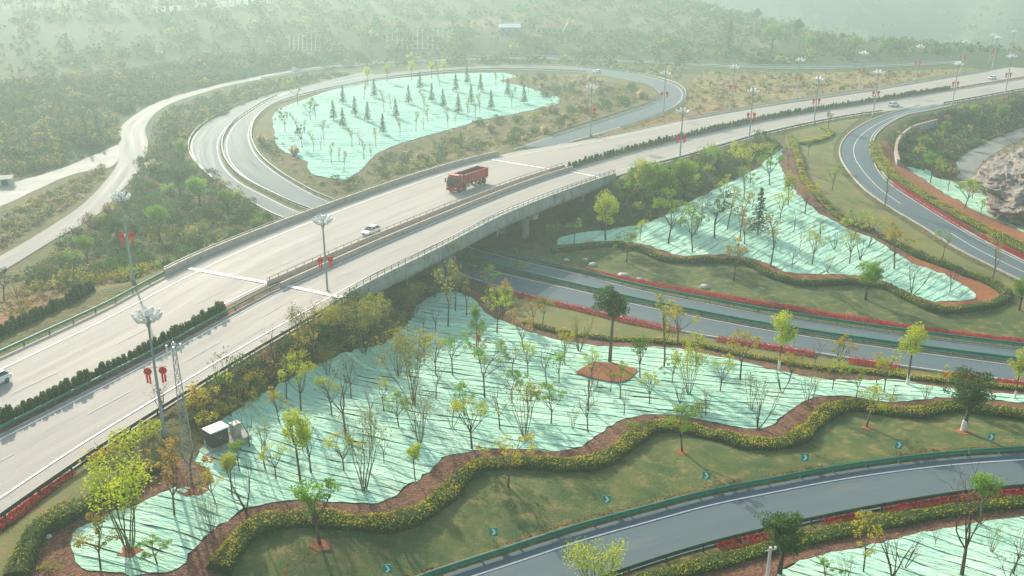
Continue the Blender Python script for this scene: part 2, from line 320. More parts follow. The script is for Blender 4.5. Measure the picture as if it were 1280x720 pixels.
# areas, all traced in pixels and laid on the ground
NET_A = [(87, 685), (100, 710), (120, 714), (175, 719), (220, 712), (240, 690), (265, 665), (295, 645), (320, 633), (357, 626), (420, 627), (470, 629), (495, 620), (515, 605), (537, 590), (555, 572), (590, 564), (620, 562), (655, 562), (720, 562), (740, 550), (757, 537), (790, 522), (830, 519), (880, 526), (928, 536), (961, 535), (981, 520), (1001, 505), (1025, 497), (1065, 497), (1102, 503), (1139, 503), (1186, 497), (1230, 500), (1300, 506),
  (1300, 497), (1235, 491), (1175, 485), (1120, 476), (1035, 474), (985, 467), (940, 456), (890, 446), (840, 437), (780, 435), (725, 431), (670, 419), (640, 407), (607, 392), (592, 375), (570, 366), (545, 367), (520, 385), (508, 408), (480, 429), (440, 440), (395, 457), (352, 480), (320, 500), (297, 512), (262, 542), (245, 575), (225, 607), (207, 615), (160, 637), (132, 645), (95, 665)]
NET_B = [(700, 297), (765, 287), (810, 279), (865, 252), (905, 232), (945, 212), (965, 195), (978, 187), (976, 210), (992, 235), (1017, 262), (1060, 287), (1085, 296), (1135, 327), (1186, 347), (1216, 366), (1216, 374), (1169, 378), (1139, 369), (1105, 352), (1060, 344), (990, 342), (960, 330), (930, 322), (900, 319), (855, 320), (830, 315), (800, 305), (760, 302), (697, 307)]
NET_D = [(975, 716), (1005, 700), (1065, 687), (1135, 672), (1185, 662), (1320, 641), (1340, 760), (960, 760)]
NET_E = [(1132, 210), (1160, 212), (1195, 230), (1230, 245), (1300, 268), (1310, 304), (1280, 291), (1260, 282), (1225, 267), (1185, 245), (1155, 225)]
NET_F = [(343, 165), (345, 140), (380, 125), (420, 111), (470, 101), (520, 96), (570, 92), (631, 91), (645, 96), (625, 101), (648, 107), (695, 121), (697, 130), (665, 138), (631, 145), (598, 151), (578, 158), (514, 176), (474, 191), (450, 214), (432, 226), (390, 217), (382, 202), (350, 187)]
HEDGE_A = [(273, 716), (288, 695), (308, 671), (338, 657), (380, 652), (438, 656), (478, 658), (520, 649), (548, 630), (577, 603), (605, 584), (640, 583), (690, 584), (735, 584), (765, 572), (788, 555), (812, 539), (850, 537), (890, 546), (936, 557), (985, 556), (1010, 540), (1035, 518), (1070, 510), (1103, 516), (1142, 520), (1185, 511), (1230, 516), (1300, 526)]
HEDGE_A2 = [(20, 725), (35, 690), (50, 665), (75, 650), (110, 632), (150, 615), (190, 585)]     # round the left end
HEDGE_C = [(655, 404), (670, 409), (715, 419), (755, 424), (815, 427), (865, 432), (915, 442), (960, 451), (1025, 462), (1080, 466), (1135, 473), (1210, 481), (1300, 490)]
HEDGE_B = [(690, 316), (740, 309), (780, 309), (805, 315), (830, 326), (860, 328), (905, 328), (934, 331), (964, 346), (994, 355), (1030, 356), (1068, 355), (1105, 360), (1139, 376), (1169, 389), (1215, 388), (1250, 379), (1258, 370), (1236, 355), (1186, 335), (1142, 318), (1100, 297)]
HEDGE_D = [(800, 730), (850, 717), (900, 704), (950, 691), (1030, 671), (1080, 660), (1120, 652), (1185, 641), (1240, 634), (1320, 625)]
HEDGE_E = [(1093, 180), (1100, 202), (1114, 219), (1140, 237), (1185, 264), (1230, 288), (1300, 322)]
RED_B = [(690, 331), (715, 336), (765, 347), (815, 357), (850, 363), (920, 375), (991, 387), (1085, 403), (1180, 417), (1310, 432)]
RED_C = [(640, 368), (665, 374), (735, 390), (780, 401), (840, 413), (910, 427), (960, 435), (1045, 449), (1090, 456), (1170, 468), (1310, 486)]
RED_D = [(780, 720), (852, 700), (890, 690), (940, 676), (1020, 657), (1120, 638), (1200, 625), (1310, 613)]
RED_E = [(1117, 230), (1160, 259), (1200, 283), (1300, 334)]
RED_M = [(-20, 675), (20, 645), (60, 613), (95, 588), (125, 563)]
BROWN = [(718, 468), (742, 454), (772, 457), (797, 464), (788, 475), (774, 480), (745, 476)]
SCRUB = {
 'slope': [(215, 520), (330, 445), (430, 382), (510, 395), (490, 425), (440, 440), (395, 457), (352, 478), (310, 502), (260, 535)],
 'left': [(20, 350), (140, 262), (185, 190), (215, 165), (240, 205), (300, 250), (345, 275), (320, 288), (210, 332), (160, 352), (60, 372)],
 'leftroad': [(0, 275), (60, 240), (130, 205), (130, 222), (90, 255), (0, 312)],
 'loop': [(325, 180), (343, 168), (382, 205), (392, 220), (430, 230), (452, 218), (476, 195), (515, 180), (580, 160), (632, 148), (698, 131), (650, 105), (640, 95), (735, 95), (800, 110), (815, 121), (760, 143), (700, 163), (640, 180), (560, 203), (470, 235), (412, 248), (350, 212)],
 'field': [(862, 105), (880, 90), (1000, 92), (1220, 86), (1180, 93), (1070, 112), (960, 128), (870, 143), (858, 130)],
 'behind': [(775, 230), (850, 205), (960, 172), (975, 185), (905, 230), (865, 250), (810, 278), (760, 286), (735, 280)],
 'gully': [(1115, 172), (1180, 140), (1275, 118), (1300, 150), (1240, 175), (1200, 195), (1190, 225), (1150, 212), (1128, 205)],
 'bank': [(0, 170), (90, 150), (145, 140), (145, 178), (60, 212), (0, 230)]}
A3 = {k: GP(v) for k, v in dict(NET_A=NET_A, NET_B=NET_B, NET_D=NET_D, NET_E=NET_E, NET_F=NET_F, BROWN=BROWN).items()}
SC3 = {k: GP(v) for k, v in SCRUB.items()}
# ---- ground sheet with the colour of its soil
cols = np.empty((len(pts), 3)); cols[:] = (.13, .12, .06)
cols[(pts[:, 1] > 400) | ((pts[:, 0] < -90) & (pts[:, 1] > 230))] = (.055, .08, .042)
for k in ('NET_A', 'NET_B', 'NET_D', 'NET_E', 'NET_F'): cols[inside(A3[k], pts[:, 0], pts[:, 1])] = (.17, .12, .075)
for k, c in (('slope', (.09, .07, .04)), ('left', (.075, .085, .035)), ('leftroad', (.14, .12, .06)), ('loop', (.12, .10, .05)), ('field', (.24, .19, .10)), ('behind', (.06, .065, .03)), ('gully', (.08, .07, .04))):
    cols[inside(SC3[k], pts[:, 0], pts[:, 1])] = c
for q, c in (([(-30, 430), (0, 418), (140, 352), (165, 345), (130, 322), (60, 345), (0, 372)], (.20, .105, .07)), ([(640, 83), (735, 88), (720, 81), (560, 78)], (.2, .18, .1)),
             ([(540, 30), (650, 14), (770, 2), (790, 10), (700, 26), (600, 38)], (.17, .115, .085)), ([(770, 30), (850, 14), (905, 22), (1000, 46), (960, 60), (820, 46)], (.15, .145, .085)), ([(100, 100), (200, 60), (300, 70), (260, 98), (160, 128)], (.05, .075, .04)),
             ([(860, 144), (960, 130), (1180, 97), (1180, 101), (960, 136), (862, 150)], (.28, .22, .12)), ([(720, 174), (820, 144), (850, 137), (960, 135), (860, 150)], (.22, .14, .07)),
             ([(1235, 300), (1195, 235), (1230, 190), (1300, 150), (1350, 250)], (.30, .24, .20))):
    cols[inside(GP(q), pts[:, 0], pts[:, 1])] = c
me = bpy.data.meshes.new('ground'); nx, ny = XX.shape
ii = (np.arange(nx-1)[:, None]*ny+np.arange(ny-1)[None]).ravel()
me.from_pydata(np.c_[pts, Z.ravel()].tolist(), [], np.c_[ii, ii+ny, ii+ny+1, ii+1].tolist())
at = me.color_attributes.new('soil', 'FLOAT_COLOR', 'POINT'); at.data.foreach_set('color', np.c_[cols, np.ones(len(cols))].ravel().astype(np.float32))
me.polygons.foreach_set('use_smooth', [True]*len(me.polygons))
def ground_extra(m, n, l, b):
    a = n.new('ShaderNodeAttribute'); a.attribute_name = 'soil'
    tc = n.new('ShaderNodeTexCoord')
    def nz(s, d=6):
        t = n.new('ShaderNodeTexNoise'); t.inputs['Scale'].default_value = s; t.inputs['Detail'].default_value = d; t.inputs['Roughness'].default_value = .65; l.new(tc.outputs['Object'], t.inputs['Vector']); return t.outputs['Fac']
    def mixc(f, A, B, ty='MIX'):
        x = n.new('ShaderNodeMix'); x.data_type = 'RGBA'; x.blend_type = ty
        r = n.new('ShaderNodeMapRange'); r.inputs[1].default_value = .4; r.inputs[2].default_value = .62; l.new(f, r.inputs[0]); l.new(r.outputs[0], x.inputs[0])
        for s, v in ((6, A), (7, B)):
            if isinstance(v, tuple): x.inputs[s].default_value = rgba(v)
            else: l.new(v, x.inputs[s])
        return x.outputs[2]
    c = mixc(nz(.05), a.outputs['Color'], (.7, .9, .6), 'MULTIPLY')
    c = mixc(nz(.35), c, (1.45, 1.25, .95), 'MULTIPLY')
    c = mixc(nz(1.7), c, (.62, .66, .6), 'MULTIPLY'); l.new(c, b.inputs['Base Color'])
    bp = n.new('ShaderNodeBump'); bp.inputs['Distance'].default_value = .5; l.new(nz(.9, 8), bp.inputs['Height']); l.new(bp.outputs[0], b.inputs['Normal'])
M['ground'] = mat('ground', (.15, .12, .07), rough=.95, spec=.1, extra=ground_extra)
tag(link('ground', me, M['ground']), kind='structure')
# ---- draped sheets
def soft(poly, step=1.2, jig=0.0):
    """round a traced outline, keeping its sharp corners"""
    q = np.array([p[:2] for p in poly]); n = len(q); cor = []
    for i in range(n):
        a, b = q[i]-q[i-1], q[(i+1) % n]-q[i]; cs = a@b/(np.linalg.norm(a)*np.linalg.norm(b)+1e-9)
        if cs < .45: cor.append(i)
    if not cor: return [tuple(p) for p in curve(q, step, True)[:-1]]
    out = []
    for k in range(len(cor)):
        i, j = cor[k], cor[(k+1) % len(cor)]; j = j if j > i else j+n; seg = q[[m % n for m in range(i, j+1)]]
        out += [tuple(p) for p in (curve(seg, step) if len(seg) > 2 else seg)[:-1]]
    if jig: out = [(x+jig*noise.noise(Vector((x*.7, y*.7, 1)))*1.6, y+jig*noise.noise(Vector((x*.7, y*.7, 9)))*1.6) for x, y in out]
    return out
def drape(name, poly, z, m, step=1.5, kind='structure', parent=None, jig=0.0, wave=None):
    if len(poly) > 6: poly = soft(poly)
    p2 = [Vector(q[:2]) for q in poly]; xs = [q[0] for q in poly]; ys = [q[1] for q in poly]
    gx, gy = np.meshgrid(np.arange(min(xs), max(xs), step), np.arange(min(ys), max(ys), step)); gx = gx.ravel(); gy = gy.ravel()
    k = inside(poly, gx, gy); inner = [Vector((a, b)) for a, b in zip(gx[k], gy[k])]
    n = len(p2); r = delaunay_2d_cdt(p2+inner, [], [list(range(n))], 1, 1e-4)
    vs = np.array([(v.x, v.y) for v in r[0]]); 
    if len(vs) < 3 or not r[2]: return None
    zz = zt(vs[:, 0], vs[:, 1])+z
    if wave is not None: zz = zz+wave(vs[:, 0], vs[:, 1])
    me = bpy.data.meshes.new(name); fs = [f if ((vs[f[1]]-vs[f[0]])[0]*(vs[f[2]]-vs[f[0]])[1]-(vs[f[1]]-vs[f[0]])[1]*(vs[f[2]]-vs[f[0]])[0]) > 0 else f[::-1] for f in r[2]]
    me.from_pydata(np.c_[vs, zz].tolist(), [], fs); me.polygons.foreach_set('use_smooth', [True]*len(fs)); me.update()
    o = link(name, me, m, parent)
    if kind: o['kind'] = kind
    return o
def ribbon_mesh(name, a, b, z=0.0, n=1, crown=0.0, drape_z=None):
    vs = []; fs = []
    for k in range(n+1):
        t = k/n; q = a*(1-t)+b*t; q = q.copy(); q[:, 2] += z+crown*(1-(2*t-1)**2)
        if drape_z is not None: q[:, 2] = zt(q[:, 0], q[:, 1])+drape_z
        vs += q.tolist()
    L = len(a)
    for k in range(n):
        for i in range(L-1): fs.append((k*L+i, (k+1)*L+i, (k+1)*L+i+1, k*L+i+1))
    me = bpy.data.meshes.new(name); me.from_pydata(vs, [], fs); me.polygons.foreach_set('use_smooth', [True]*len(fs)); me.update()
    if len(fs) and me.polygons[0].normal.z < 0: me.flip_normals()
    return me
M['lawn'] = mat('lawn', (.05, .09, .03), (.125, .14, .042), rough=.9, scale=.3, detail=8, c3=(.22, .17, .07), scale3=.6, amt3=.35, bump=.12, bscale=6, spec=.15)
M['dry_lawn'] = mat('dry_lawn', (.19, .18, .06), (.13, .15, .05), rough=.9, scale=.2, c3=(.24, .16, .07), scale3=.5, amt3=.25, bump=.12, bscale=6, spec=.15)
M['mulch'] = mat('mulch', (.09, .05, .036), (.22, .095, .055), rough=.95, scale=.9, detail=9, c3=(.30, .19, .12), scale3=3.5, amt3=.7, bump=.3, bscale=5, spec=.1)
M['red_soil'] = mat('red_soil', (.30, .115, .05), (.22, .085, .04), rough=.95, scale=.8, c3=(.34, .17, .09), scale3=4, amt3=.3, bump=.1, bscale=5, spec=.1)
M['concrete'] = mat('concrete', (.36, .355, .32), (.27, .27, .24), rough=.85, scale=.6, c3=(.17, .17, .14), scale3=1.5, amt3=.2, spec=.25)
M['lot'] = mat('lot', (.30, .30, .28), (.24, .24, .22), rough=.85, scale=.15, spec=.25)
lawn_f = HEDGE_A+[(1330, 566), (1280, 562), (1200, 567), (1120, 574), (1040, 586), (960, 600), (880, 617), (800, 636), (720, 658), (640, 683), (545, 715), (440, 755), (262, 745)]
drape('lawn', GP(lawn_f), .05, M['lawn'])
drape('lawn', GP([(640, 330), (690, 317), (740, 311), (780, 310), (805, 316), (830, 327), (860, 329), (934, 332), (964, 347), (994, 356), (1068, 356), (1105, 361), (1139, 377), (1169, 390), (1215, 389), (1250, 380), (1300, 390), (1310, 428), (1085, 400), (991, 384), (850, 360), (765, 344), (700, 333)]), .05, M['lawn'])
drape('lawn', GP([(640, 372), (735, 391), (840, 414), (960, 436), (1090, 457), (1310, 488), (1310, 493), (1210, 482), (1080, 467), (960, 452), (865, 433), (755, 425), (670, 410), (648, 402), (630, 385)]), .05, M['dry_lawn'])
drape('lawn', GP([(985, 168), (1040, 152), (1075, 148), (1050, 170), (1042, 190), (1050, 213), (1075, 240), (1105, 262), (1195, 318), (1290, 365), (1320, 420), (1258, 372), (1186, 335), (1142, 318), (1100, 295), (1060, 280), (1020, 255), (995, 225), (988, 195)]), .05, M['dry_lawn'])
drape('lawn', GP([(-40, 720), (-20, 685), (20, 655), (60, 622), (110, 580), (145, 560), (165, 580), (110, 632), (75, 650), (50, 665), (35, 690), (20, 740)]), .05, M['dry_lawn'])
drape('mulch_bed', GP(HEDGE_A[::-1]+[(255, 745)]+[(90, 735), (30, 720), (36, 692), (52, 668), (78, 652), (112, 634), (155, 612), (200, 590), (225, 580), (230, 612)]+[(207, 622), (160, 644), (132, 652), (100, 668), (92, 685)]+NET_A[1:36]), .09, M['mulch'])
drape('mulch_bed', GP(HEDGE_C+[(1300, 499)]+NET_A[37:52]+[(520, 360), (545, 350), (590, 360), (640, 396)]), .09, M['mulch'])
drape('mulch_bed', GP(HEDGE_B[:-1]+[(1135, 322)]+NET_B[13:]), .10, M['red_soil'])
drape('mulch_bed', GP([(976, 178), (995, 185), (1005, 225), (1030, 252), (1075, 280), (1100, 291), (1142, 315), (1140, 324), (1135, 327), (1085, 296), (1060, 287), (1017, 262), (992, 235), (976, 210), (978, 187)]), .09, M['mulch'])
drape('mulch_bed', GP(HEDGE_D+[(1320, 641), (1185, 662), (1135, 672), (1065, 687), (1005, 700), (975, 714), (940, 760), (780, 760)]), .09, M['mulch'])
drape('mulch_bed', GP([(1108, 176), (1122, 196), (1132, 210), (1155, 225), (1185, 245), (1225, 267), (1260, 282), (1310, 306), (1310, 326), (1230, 287), (1185, 263), (1140, 236), (1114, 218), (1100, 200), (1094, 180)]), .10, M['red_soil'])
drape('soil_patch', GP(BROWN), .30, M['red_soil'], .8)
drape('soil_patch', GP([(205, 590), (232, 575), (262, 588), (268, 603), (245, 612), (215, 606)]), .22, M['mulch'], .8)
drape('concrete_yard', GP([(-30, 243), (0, 233), (60, 216), (110, 197), (147, 181), (150, 190), (138, 209), (95, 217), (60, 231), (0, 258), (-30, 268)]), .06, M['lot'])
# ---- roads
def road_extra(streak, c_lo, c_hi, patch):
    def f(m, n, l, b):
        uv = n.new('ShaderNodeUVMap'); uv.uv_map = 'lane'
        def nz(sx, sy, d=5):
            mp = n.new('ShaderNodeMapping'); mp.inputs['Scale'].default_value = (sx, sy, 1); l.new(uv.outputs[0], mp.inputs[0])
            t = n.new('ShaderNodeTexNoise'); t.inputs['Scale'].default_value = 1; t.inputs['Detail'].default_value = d; t.inputs['Roughness'].default_value = .6; l.new(mp.outputs[0], t.inputs['Vector']); return t.outputs['Fac']
        def mp_(f_, a, z): 
            r = n.new('ShaderNodeMapRange'); r.inputs[1].default_value = a; r.inputs[2].default_value = z; l.new(f_, r.inputs[0]); return r.outputs[0]
        def mx(f_, A, B):
            x = n.new('ShaderNodeMix'); x.data_type = 'RGBA'; l.new(f_, x.inputs[0])
            for s, v in ((6, A), (7, B)):
                if isinstance(v, tuple): x.inputs[s].default_value = rgba(v)
                else: l.new(v, x.inputs[s])
            return x.outputs[2]
        c = mx(mp_(nz(streak, .012), .35, .65), c_lo, c_hi)
        c = mx(mp_(nz(.5, .06), .55, .75), c, patch)
        c = mx(mp_(nz(9, 9, 2), .3, .9), c, tuple(v*.72 for v in c_lo)); l.new(c, b.inputs['Base Color'])
        r = mp_(nz(streak, .02), .3, .7); r2 = n.new('ShaderNodeMapRange'); l.new(r, r2.inputs[0]); r2.inputs[3].default_value = .68; r2.inputs[4].default_value = .85; l.new(r2.outputs[0], b.inputs['Roughness'])
    return f
M['highway'] = mat('highway', (.25, .24, .22), rough=.5, spec=.12, extra=road_extra(.8, (.31, .295, .265), (.40, .38, .34), (.26, .25, .235)))
M['asphalt'] = mat('asphalt', (.10, .12, .13), rough=.5, spec=.07, extra=road_extra(.9, (.105, .15, .165), (.135, .175, .185), (.20, .20, .19)))
M['old_road'] = mat('old_road', (.30, .30, .27), rough=.8, spec=.05, extra=road_extra(.6, (.22, .225, .21), (.27, .27, .25), (.18, .18, .17)))
M['paint'] = mat('paint', (.78, .78, .74), (.55, .55, .52), rough=.6, scale=2.0, thr=(.45, .75))
M['wornpaint'] = mat('worn_paint', (.42, .41, .39), (.34, .33, .31), rough=.7, scale=1.5)
M['kerb'] = mat('kerb', (.45, .42, .37), (.33, .30, .26), rough=.85, scale=.7)
M['pinkkerb'] = mat('pinkkerb', (.40, .27, .21), (.30, .2, .16), rough=.85, scale=.7)
def road(name, a, b, m, z=.0, n=2, crown=.04):
    me = ribbon_mesh(name, a, b, z, n, crown); uv = me.uv_layers.new(name='lane')
    s = np.r_[0, np.cumsum(np.linalg.norm(np.diff(a[:, :2], axis=0), axis=1))]; wd = np.linalg.norm((a-b)[:, :2], axis=1); L = len(a)
    vi = np.empty(len(me.loops), int); me.loops.foreach_get('vertex_index', vi); k, i = vi//L, vi % L
    uv.data.foreach_set('uv', np.c_[wd[i]*k/n, s[i]].ravel().astype(np.float32))
    return tag(link(name, me, m), kind='structure')
road('highway', HLp, HMl, M['highway']); road('highway', HMr, HRp, M['highway'])
loopA, loopB = pair(LOOP_IN, LOOP_OUT); outA, outB = pair(OUT_IN, OUT_OUT); rmpA, rmpB = pair(RAMP_L, RAMP_R); frA, frB = pair(FRONT_F, FRONT_N); cyA, cyB = pair(CTRY_L, CTRY_R); guA, guB = pair(GULLY_L, GULLY_R)
road('loop_ramp', loopA, loopB, M['asphalt'], -.02); road('lower_road', outA, outB, M['asphalt'], -.03); road('exit_ramp', rmpA, rmpB, M['asphalt'], -.02)
road('front_ramp', frA, frB, M['asphalt']); road('country_road', cyA, cyB, M['old_road']); road('gully_track', guA, guB, M['old_road'])
# gore between highway and loop is the bare verge; median bed
MID = ribbon_mesh('median_bed', offset(HM[:iA0+1], -MED+.02), offset(HM[:iA0+1], MED-.02), .10, 2, .08); tag(link('median_bed', MID, M['mulch']), kind='structure')
MID = ribbon_mesh('median_bed', offset(HM[iA1:], -MED+.02), offset(HM[iA1:], MED-.02), .10, 2, .08); tag(link('median_bed', MID, M['mulch']), kind='structure')
def kerb(c, wd, h, m, name='kerb', z0=-.25, side=1):
    a = c; b = offset(c, side*wd); mb = MB(); L = len(c)
    vs = [(*q[:2], q[2]+z0) for q in a]+[(*q[:2], q[2]+h) for q in a]+[(*q[:2], q[2]+h) for q in b]+[(*q[:2], q[2]+z0) for q in b]
    fs = []
    for k in range(3):
        for i in range(L-1): fs.append((k*L+i, k*L+i+1, (k+1)*L+i+1, (k+1)*L+i))
    fs += [(0, L, 2*L, 3*L), (L-1, 4*L-1, 3*L-1, 2*L-1)]
    mb.add(vs, fs); o = mb.build(name, m); return tag(o, kind='structure')
for sl in (slice(0, iA0+1), slice(iA1, None)):
    kerb(offset(HM[sl], -MED-.18), .18, .14, M['kerb']); kerb(offset(HM[sl], MED), .18, .14, M['kerb'])
kerb(offset(frA, -.75), .22, .16, M['pinkkerb'], side=-1)
kerb(rmpA, .3, .16, M['kerb'], side=-1 if np.dot(normals(rmpA)[0], (rmpB-rmpA)[0, :2]) > 0 else 1)
kerb(rmpB, .3, .16, M['kerb'], side=1 if np.dot(normals(rmpA)[0], (rmpB-rmpA)[0, :2]) > 0 else -1)
iG = nearest_on(HLp, P(745, 172)); kerb(HLp[iG:], .3, .16, M['kerb'], side=-1)
# paint
def stripe(c, wd, z=.05, dash=None, name='road_marking'):
    o2 = offset(c, wd)
    if dash is None: me = ribbon_mesh(name, c, o2, z); return tag(link(name, me, M['paint']), kind='structure')
    on, off = dash; s = np.r_[0, np.cumsum(np.linalg.norm(np.diff(c[:, :2], axis=0), axis=1))]; t = 0; mb = MB()
    while t+on < s[-1]:
        ts = np.linspace(t, t+on, 4); q = np.stack([np.interp(ts, s, c[:, k]) for k in range(3)], 1); r = np.stack([np.interp(ts, s, o2[:, k]) for k in range(3)], 1)
        for i in range(3): mb.add([(*q[i][:2], q[i][2]+z), (*r[i][:2], r[i][2]+z), (*r[i+1][:2], r[i+1][2]+z), (*q[i+1][:2], q[i+1][2]+z)], [(0, 1, 2, 3)])
        t += on+off
    return tag(mb.build(name, M['wornpaint']), kind='structure')
wL = np.linalg.norm((HMl-HLp)[:, :2], axis=1)
stripe(offset(HMl, -.75), -.2, .06); stripe(offset(HMr, .7), .2, .06); stripe(offset(HRp, -2.7), .2, .075)
lw = smooth(HLp, 15); stripe(offset(lw[:iG], 3.1), .2, .075); stripe(offset(lw[iG:], 2.6), .2, .075)
stripe(offset(HMr, 4.5), .12, .09, (6, 9)); stripe(offset(HMl, -4.7), .12, .09, (6, 9))
sg = 1 if np.dot(normals(frA)[5], (frB-frA)[5, :2]) > 0 else -1
stripe(offset(frA, sg*1.35), sg*.2, .06)
sg = 1 if np.dot(normals(loopA)[5], (loopB-loopA)[5, :2]) > 0 else -1
stripe(offset(loopA, sg*.6), sg*.12, .04); stripe(offset(loopB, -sg*1.0), sg*.14, .04)
sg = 1 if np.dot(normals(outA)[5], (outB-outA)[5, :2]) > 0 else -1
stripe(offset(outA, sg*.6), sg*.12, .04); stripe(offset(outB, -sg*.5), sg*.12, .04)
sg = 1 if np.dot(normals(rmpA)[5], (rmpB-rmpA)[5, :2]) > 0 else -1
stripe(offset(rmpA, sg*3.2), sg*.14, .05); stripe(offset(rmpB, -sg*.7), sg*.14, .05)
# hatched gore
for k in range(9):
    a = P(690+6.5*k, 188-1.3*k, .06); mb = MB(); dx = .5
    mb.add([(a[0], a[1], .07), (a[0]+.7, a[1]+.2, .07), (a[0]+2.6, a[1]+2.0, .07), (a[0]+1.9, a[1]+1.8, .07)], [(0, 1, 2, 3)]); tag(mb.build('gore_hatch', M['paint']), kind='structure')
# white joints where the bridge begins and ends
def bar(p, q, wd, zz=.10):
    p = np.array(p); q = np.array(q); d = q-p; nrm = np.array([-d[1], d[0], 0])/np.linalg.norm(d)*wd/2; mb = MB(); N = 8
    up = np.array([0, 0, zz])
    for i in range(N):
        a, b = p+d*i/N, p+d*(i+1)/N; mb.add([a-nrm+up, b-nrm+up, b+nrm+up, a+nrm+up], [(0, 1, 2, 3)])
    o = mb.build('joint_strip', M['paint']); me = o.data
    if me.polygons[0].normal.z < 0: me.flip_normals()
    return tag(o, kind='structure')
bar(P(236, 336), P(340, 355), .8); bar(P(360, 358), P(430, 373), .8)
bar(P(615, 200), P(688, 212), .7); bar(P(714, 215), P(757, 223.5), .7)
# ================================================================== nets laid in strips
def net_mat(name, ang, c1, c2, c3):
    def ex(m, n, l, b):
        tc = n.new('ShaderNodeTexCoord')
        def nz(sx, sy, det=5, dist=0.0):
            mp = n.new('ShaderNodeMapping'); mp.vector_type = 'TEXTURE'; mp.inputs['Rotation'].default_value = (0, 0, ang); mp.inputs['Scale'].default_value = (sx, sy, 1); l.new(tc.outputs['Object'], mp.inputs[0])
            t = n.new('ShaderNodeTexNoise'); t.inputs['Scale'].default_value = 1; t.inputs['Detail'].default_value = det; t.inputs['Roughness'].default_value = .62; t.inputs['Distortion'].default_value = dist; l.new(mp.outputs[0], t.inputs['Vector']); return t.outputs['Fac']
        def rg(f, a, z):
            r = n.new('ShaderNodeMapRange'); r.inputs[1].default_value = a; r.inputs[2].default_value = z; l.new(f, r.inputs[0]); return r.outputs[0]
        def mx(f, A, B):
            x = n.new('ShaderNodeMix'); x.data_type = 'RGBA'; l.new(f, x.inputs[0])
            for s, v in ((6, A), (7, B)):
                if isinstance(v, tuple): x.inputs[s].default_value = rgba(v)
                else: l.new(v, x.inputs[s])
            return x.outputs[2]
        oi = n.new('ShaderNodeObjectInfo')
        c = mx(rg(nz(9, 6), .35, .65), c1, c2)
        c = mx(rg(nz(2.2, .5, 4, .4), .60, .74), c, c3)                 # dusty folds
        c = mx(rg(nz(2.6, .3, 5, .3), .57, .64), c, tuple(v*.66 for v in c2))
        c = mx(rg(nz(1.8, .22, 4, .2), .60, .64), c, (.68, .78, .62))
        c = mx(rg(nz(6, 3.5, 6, .5), .60, .78), c, (.42, .46, .30))
        c = mx(rg(nz(.8, .25, 3), .655, .70), c, (.10, .075, .04))      # clods, pegs and litter
        hs = n.new('ShaderNodeHueSaturation'); r1 = n.new('ShaderNodeMapRange'); l.new(oi.outputs['Random'], r1.inputs[0]); r1.inputs[3].default_value = .86; r1.inputs[4].default_value = 1.1
        l.new(r1.outputs[0], hs.inputs['Value']); l.new(c, hs.inputs['Color']); l.new(hs.outputs[0], b.inputs['Base Color'])
        bp = n.new('ShaderNodeBump'); bp.inputs['Distance'].default_value = .35; l.new(nz(2.0, .42, 4, .5), bp.inputs['Height']); l.new(bp.outputs[0], b.inputs['Normal'])
    return mat(name, c1, rough=.8, spec=.1, extra=ex)
def clip_band(poly, axis_n, lo, hi):
    for nvec, lim, sgn in ((axis_n, lo, 1), (axis_n, hi, -1)):
        out = []
        for i in range(len(poly)):
            a, b = np.array(poly[i]), np.array(poly[(i+1) % len(poly)]); da, db = (a@nvec-lim)*sgn, (b@nvec-lim)*sgn
            if da >= 0: out.append(tuple(a))
            if (da >= 0) != (db >= 0): t = da/(da-db); out.append(tuple(a+(b-a)*t))
        poly = out
        if len(poly) < 3: return []
    return poly
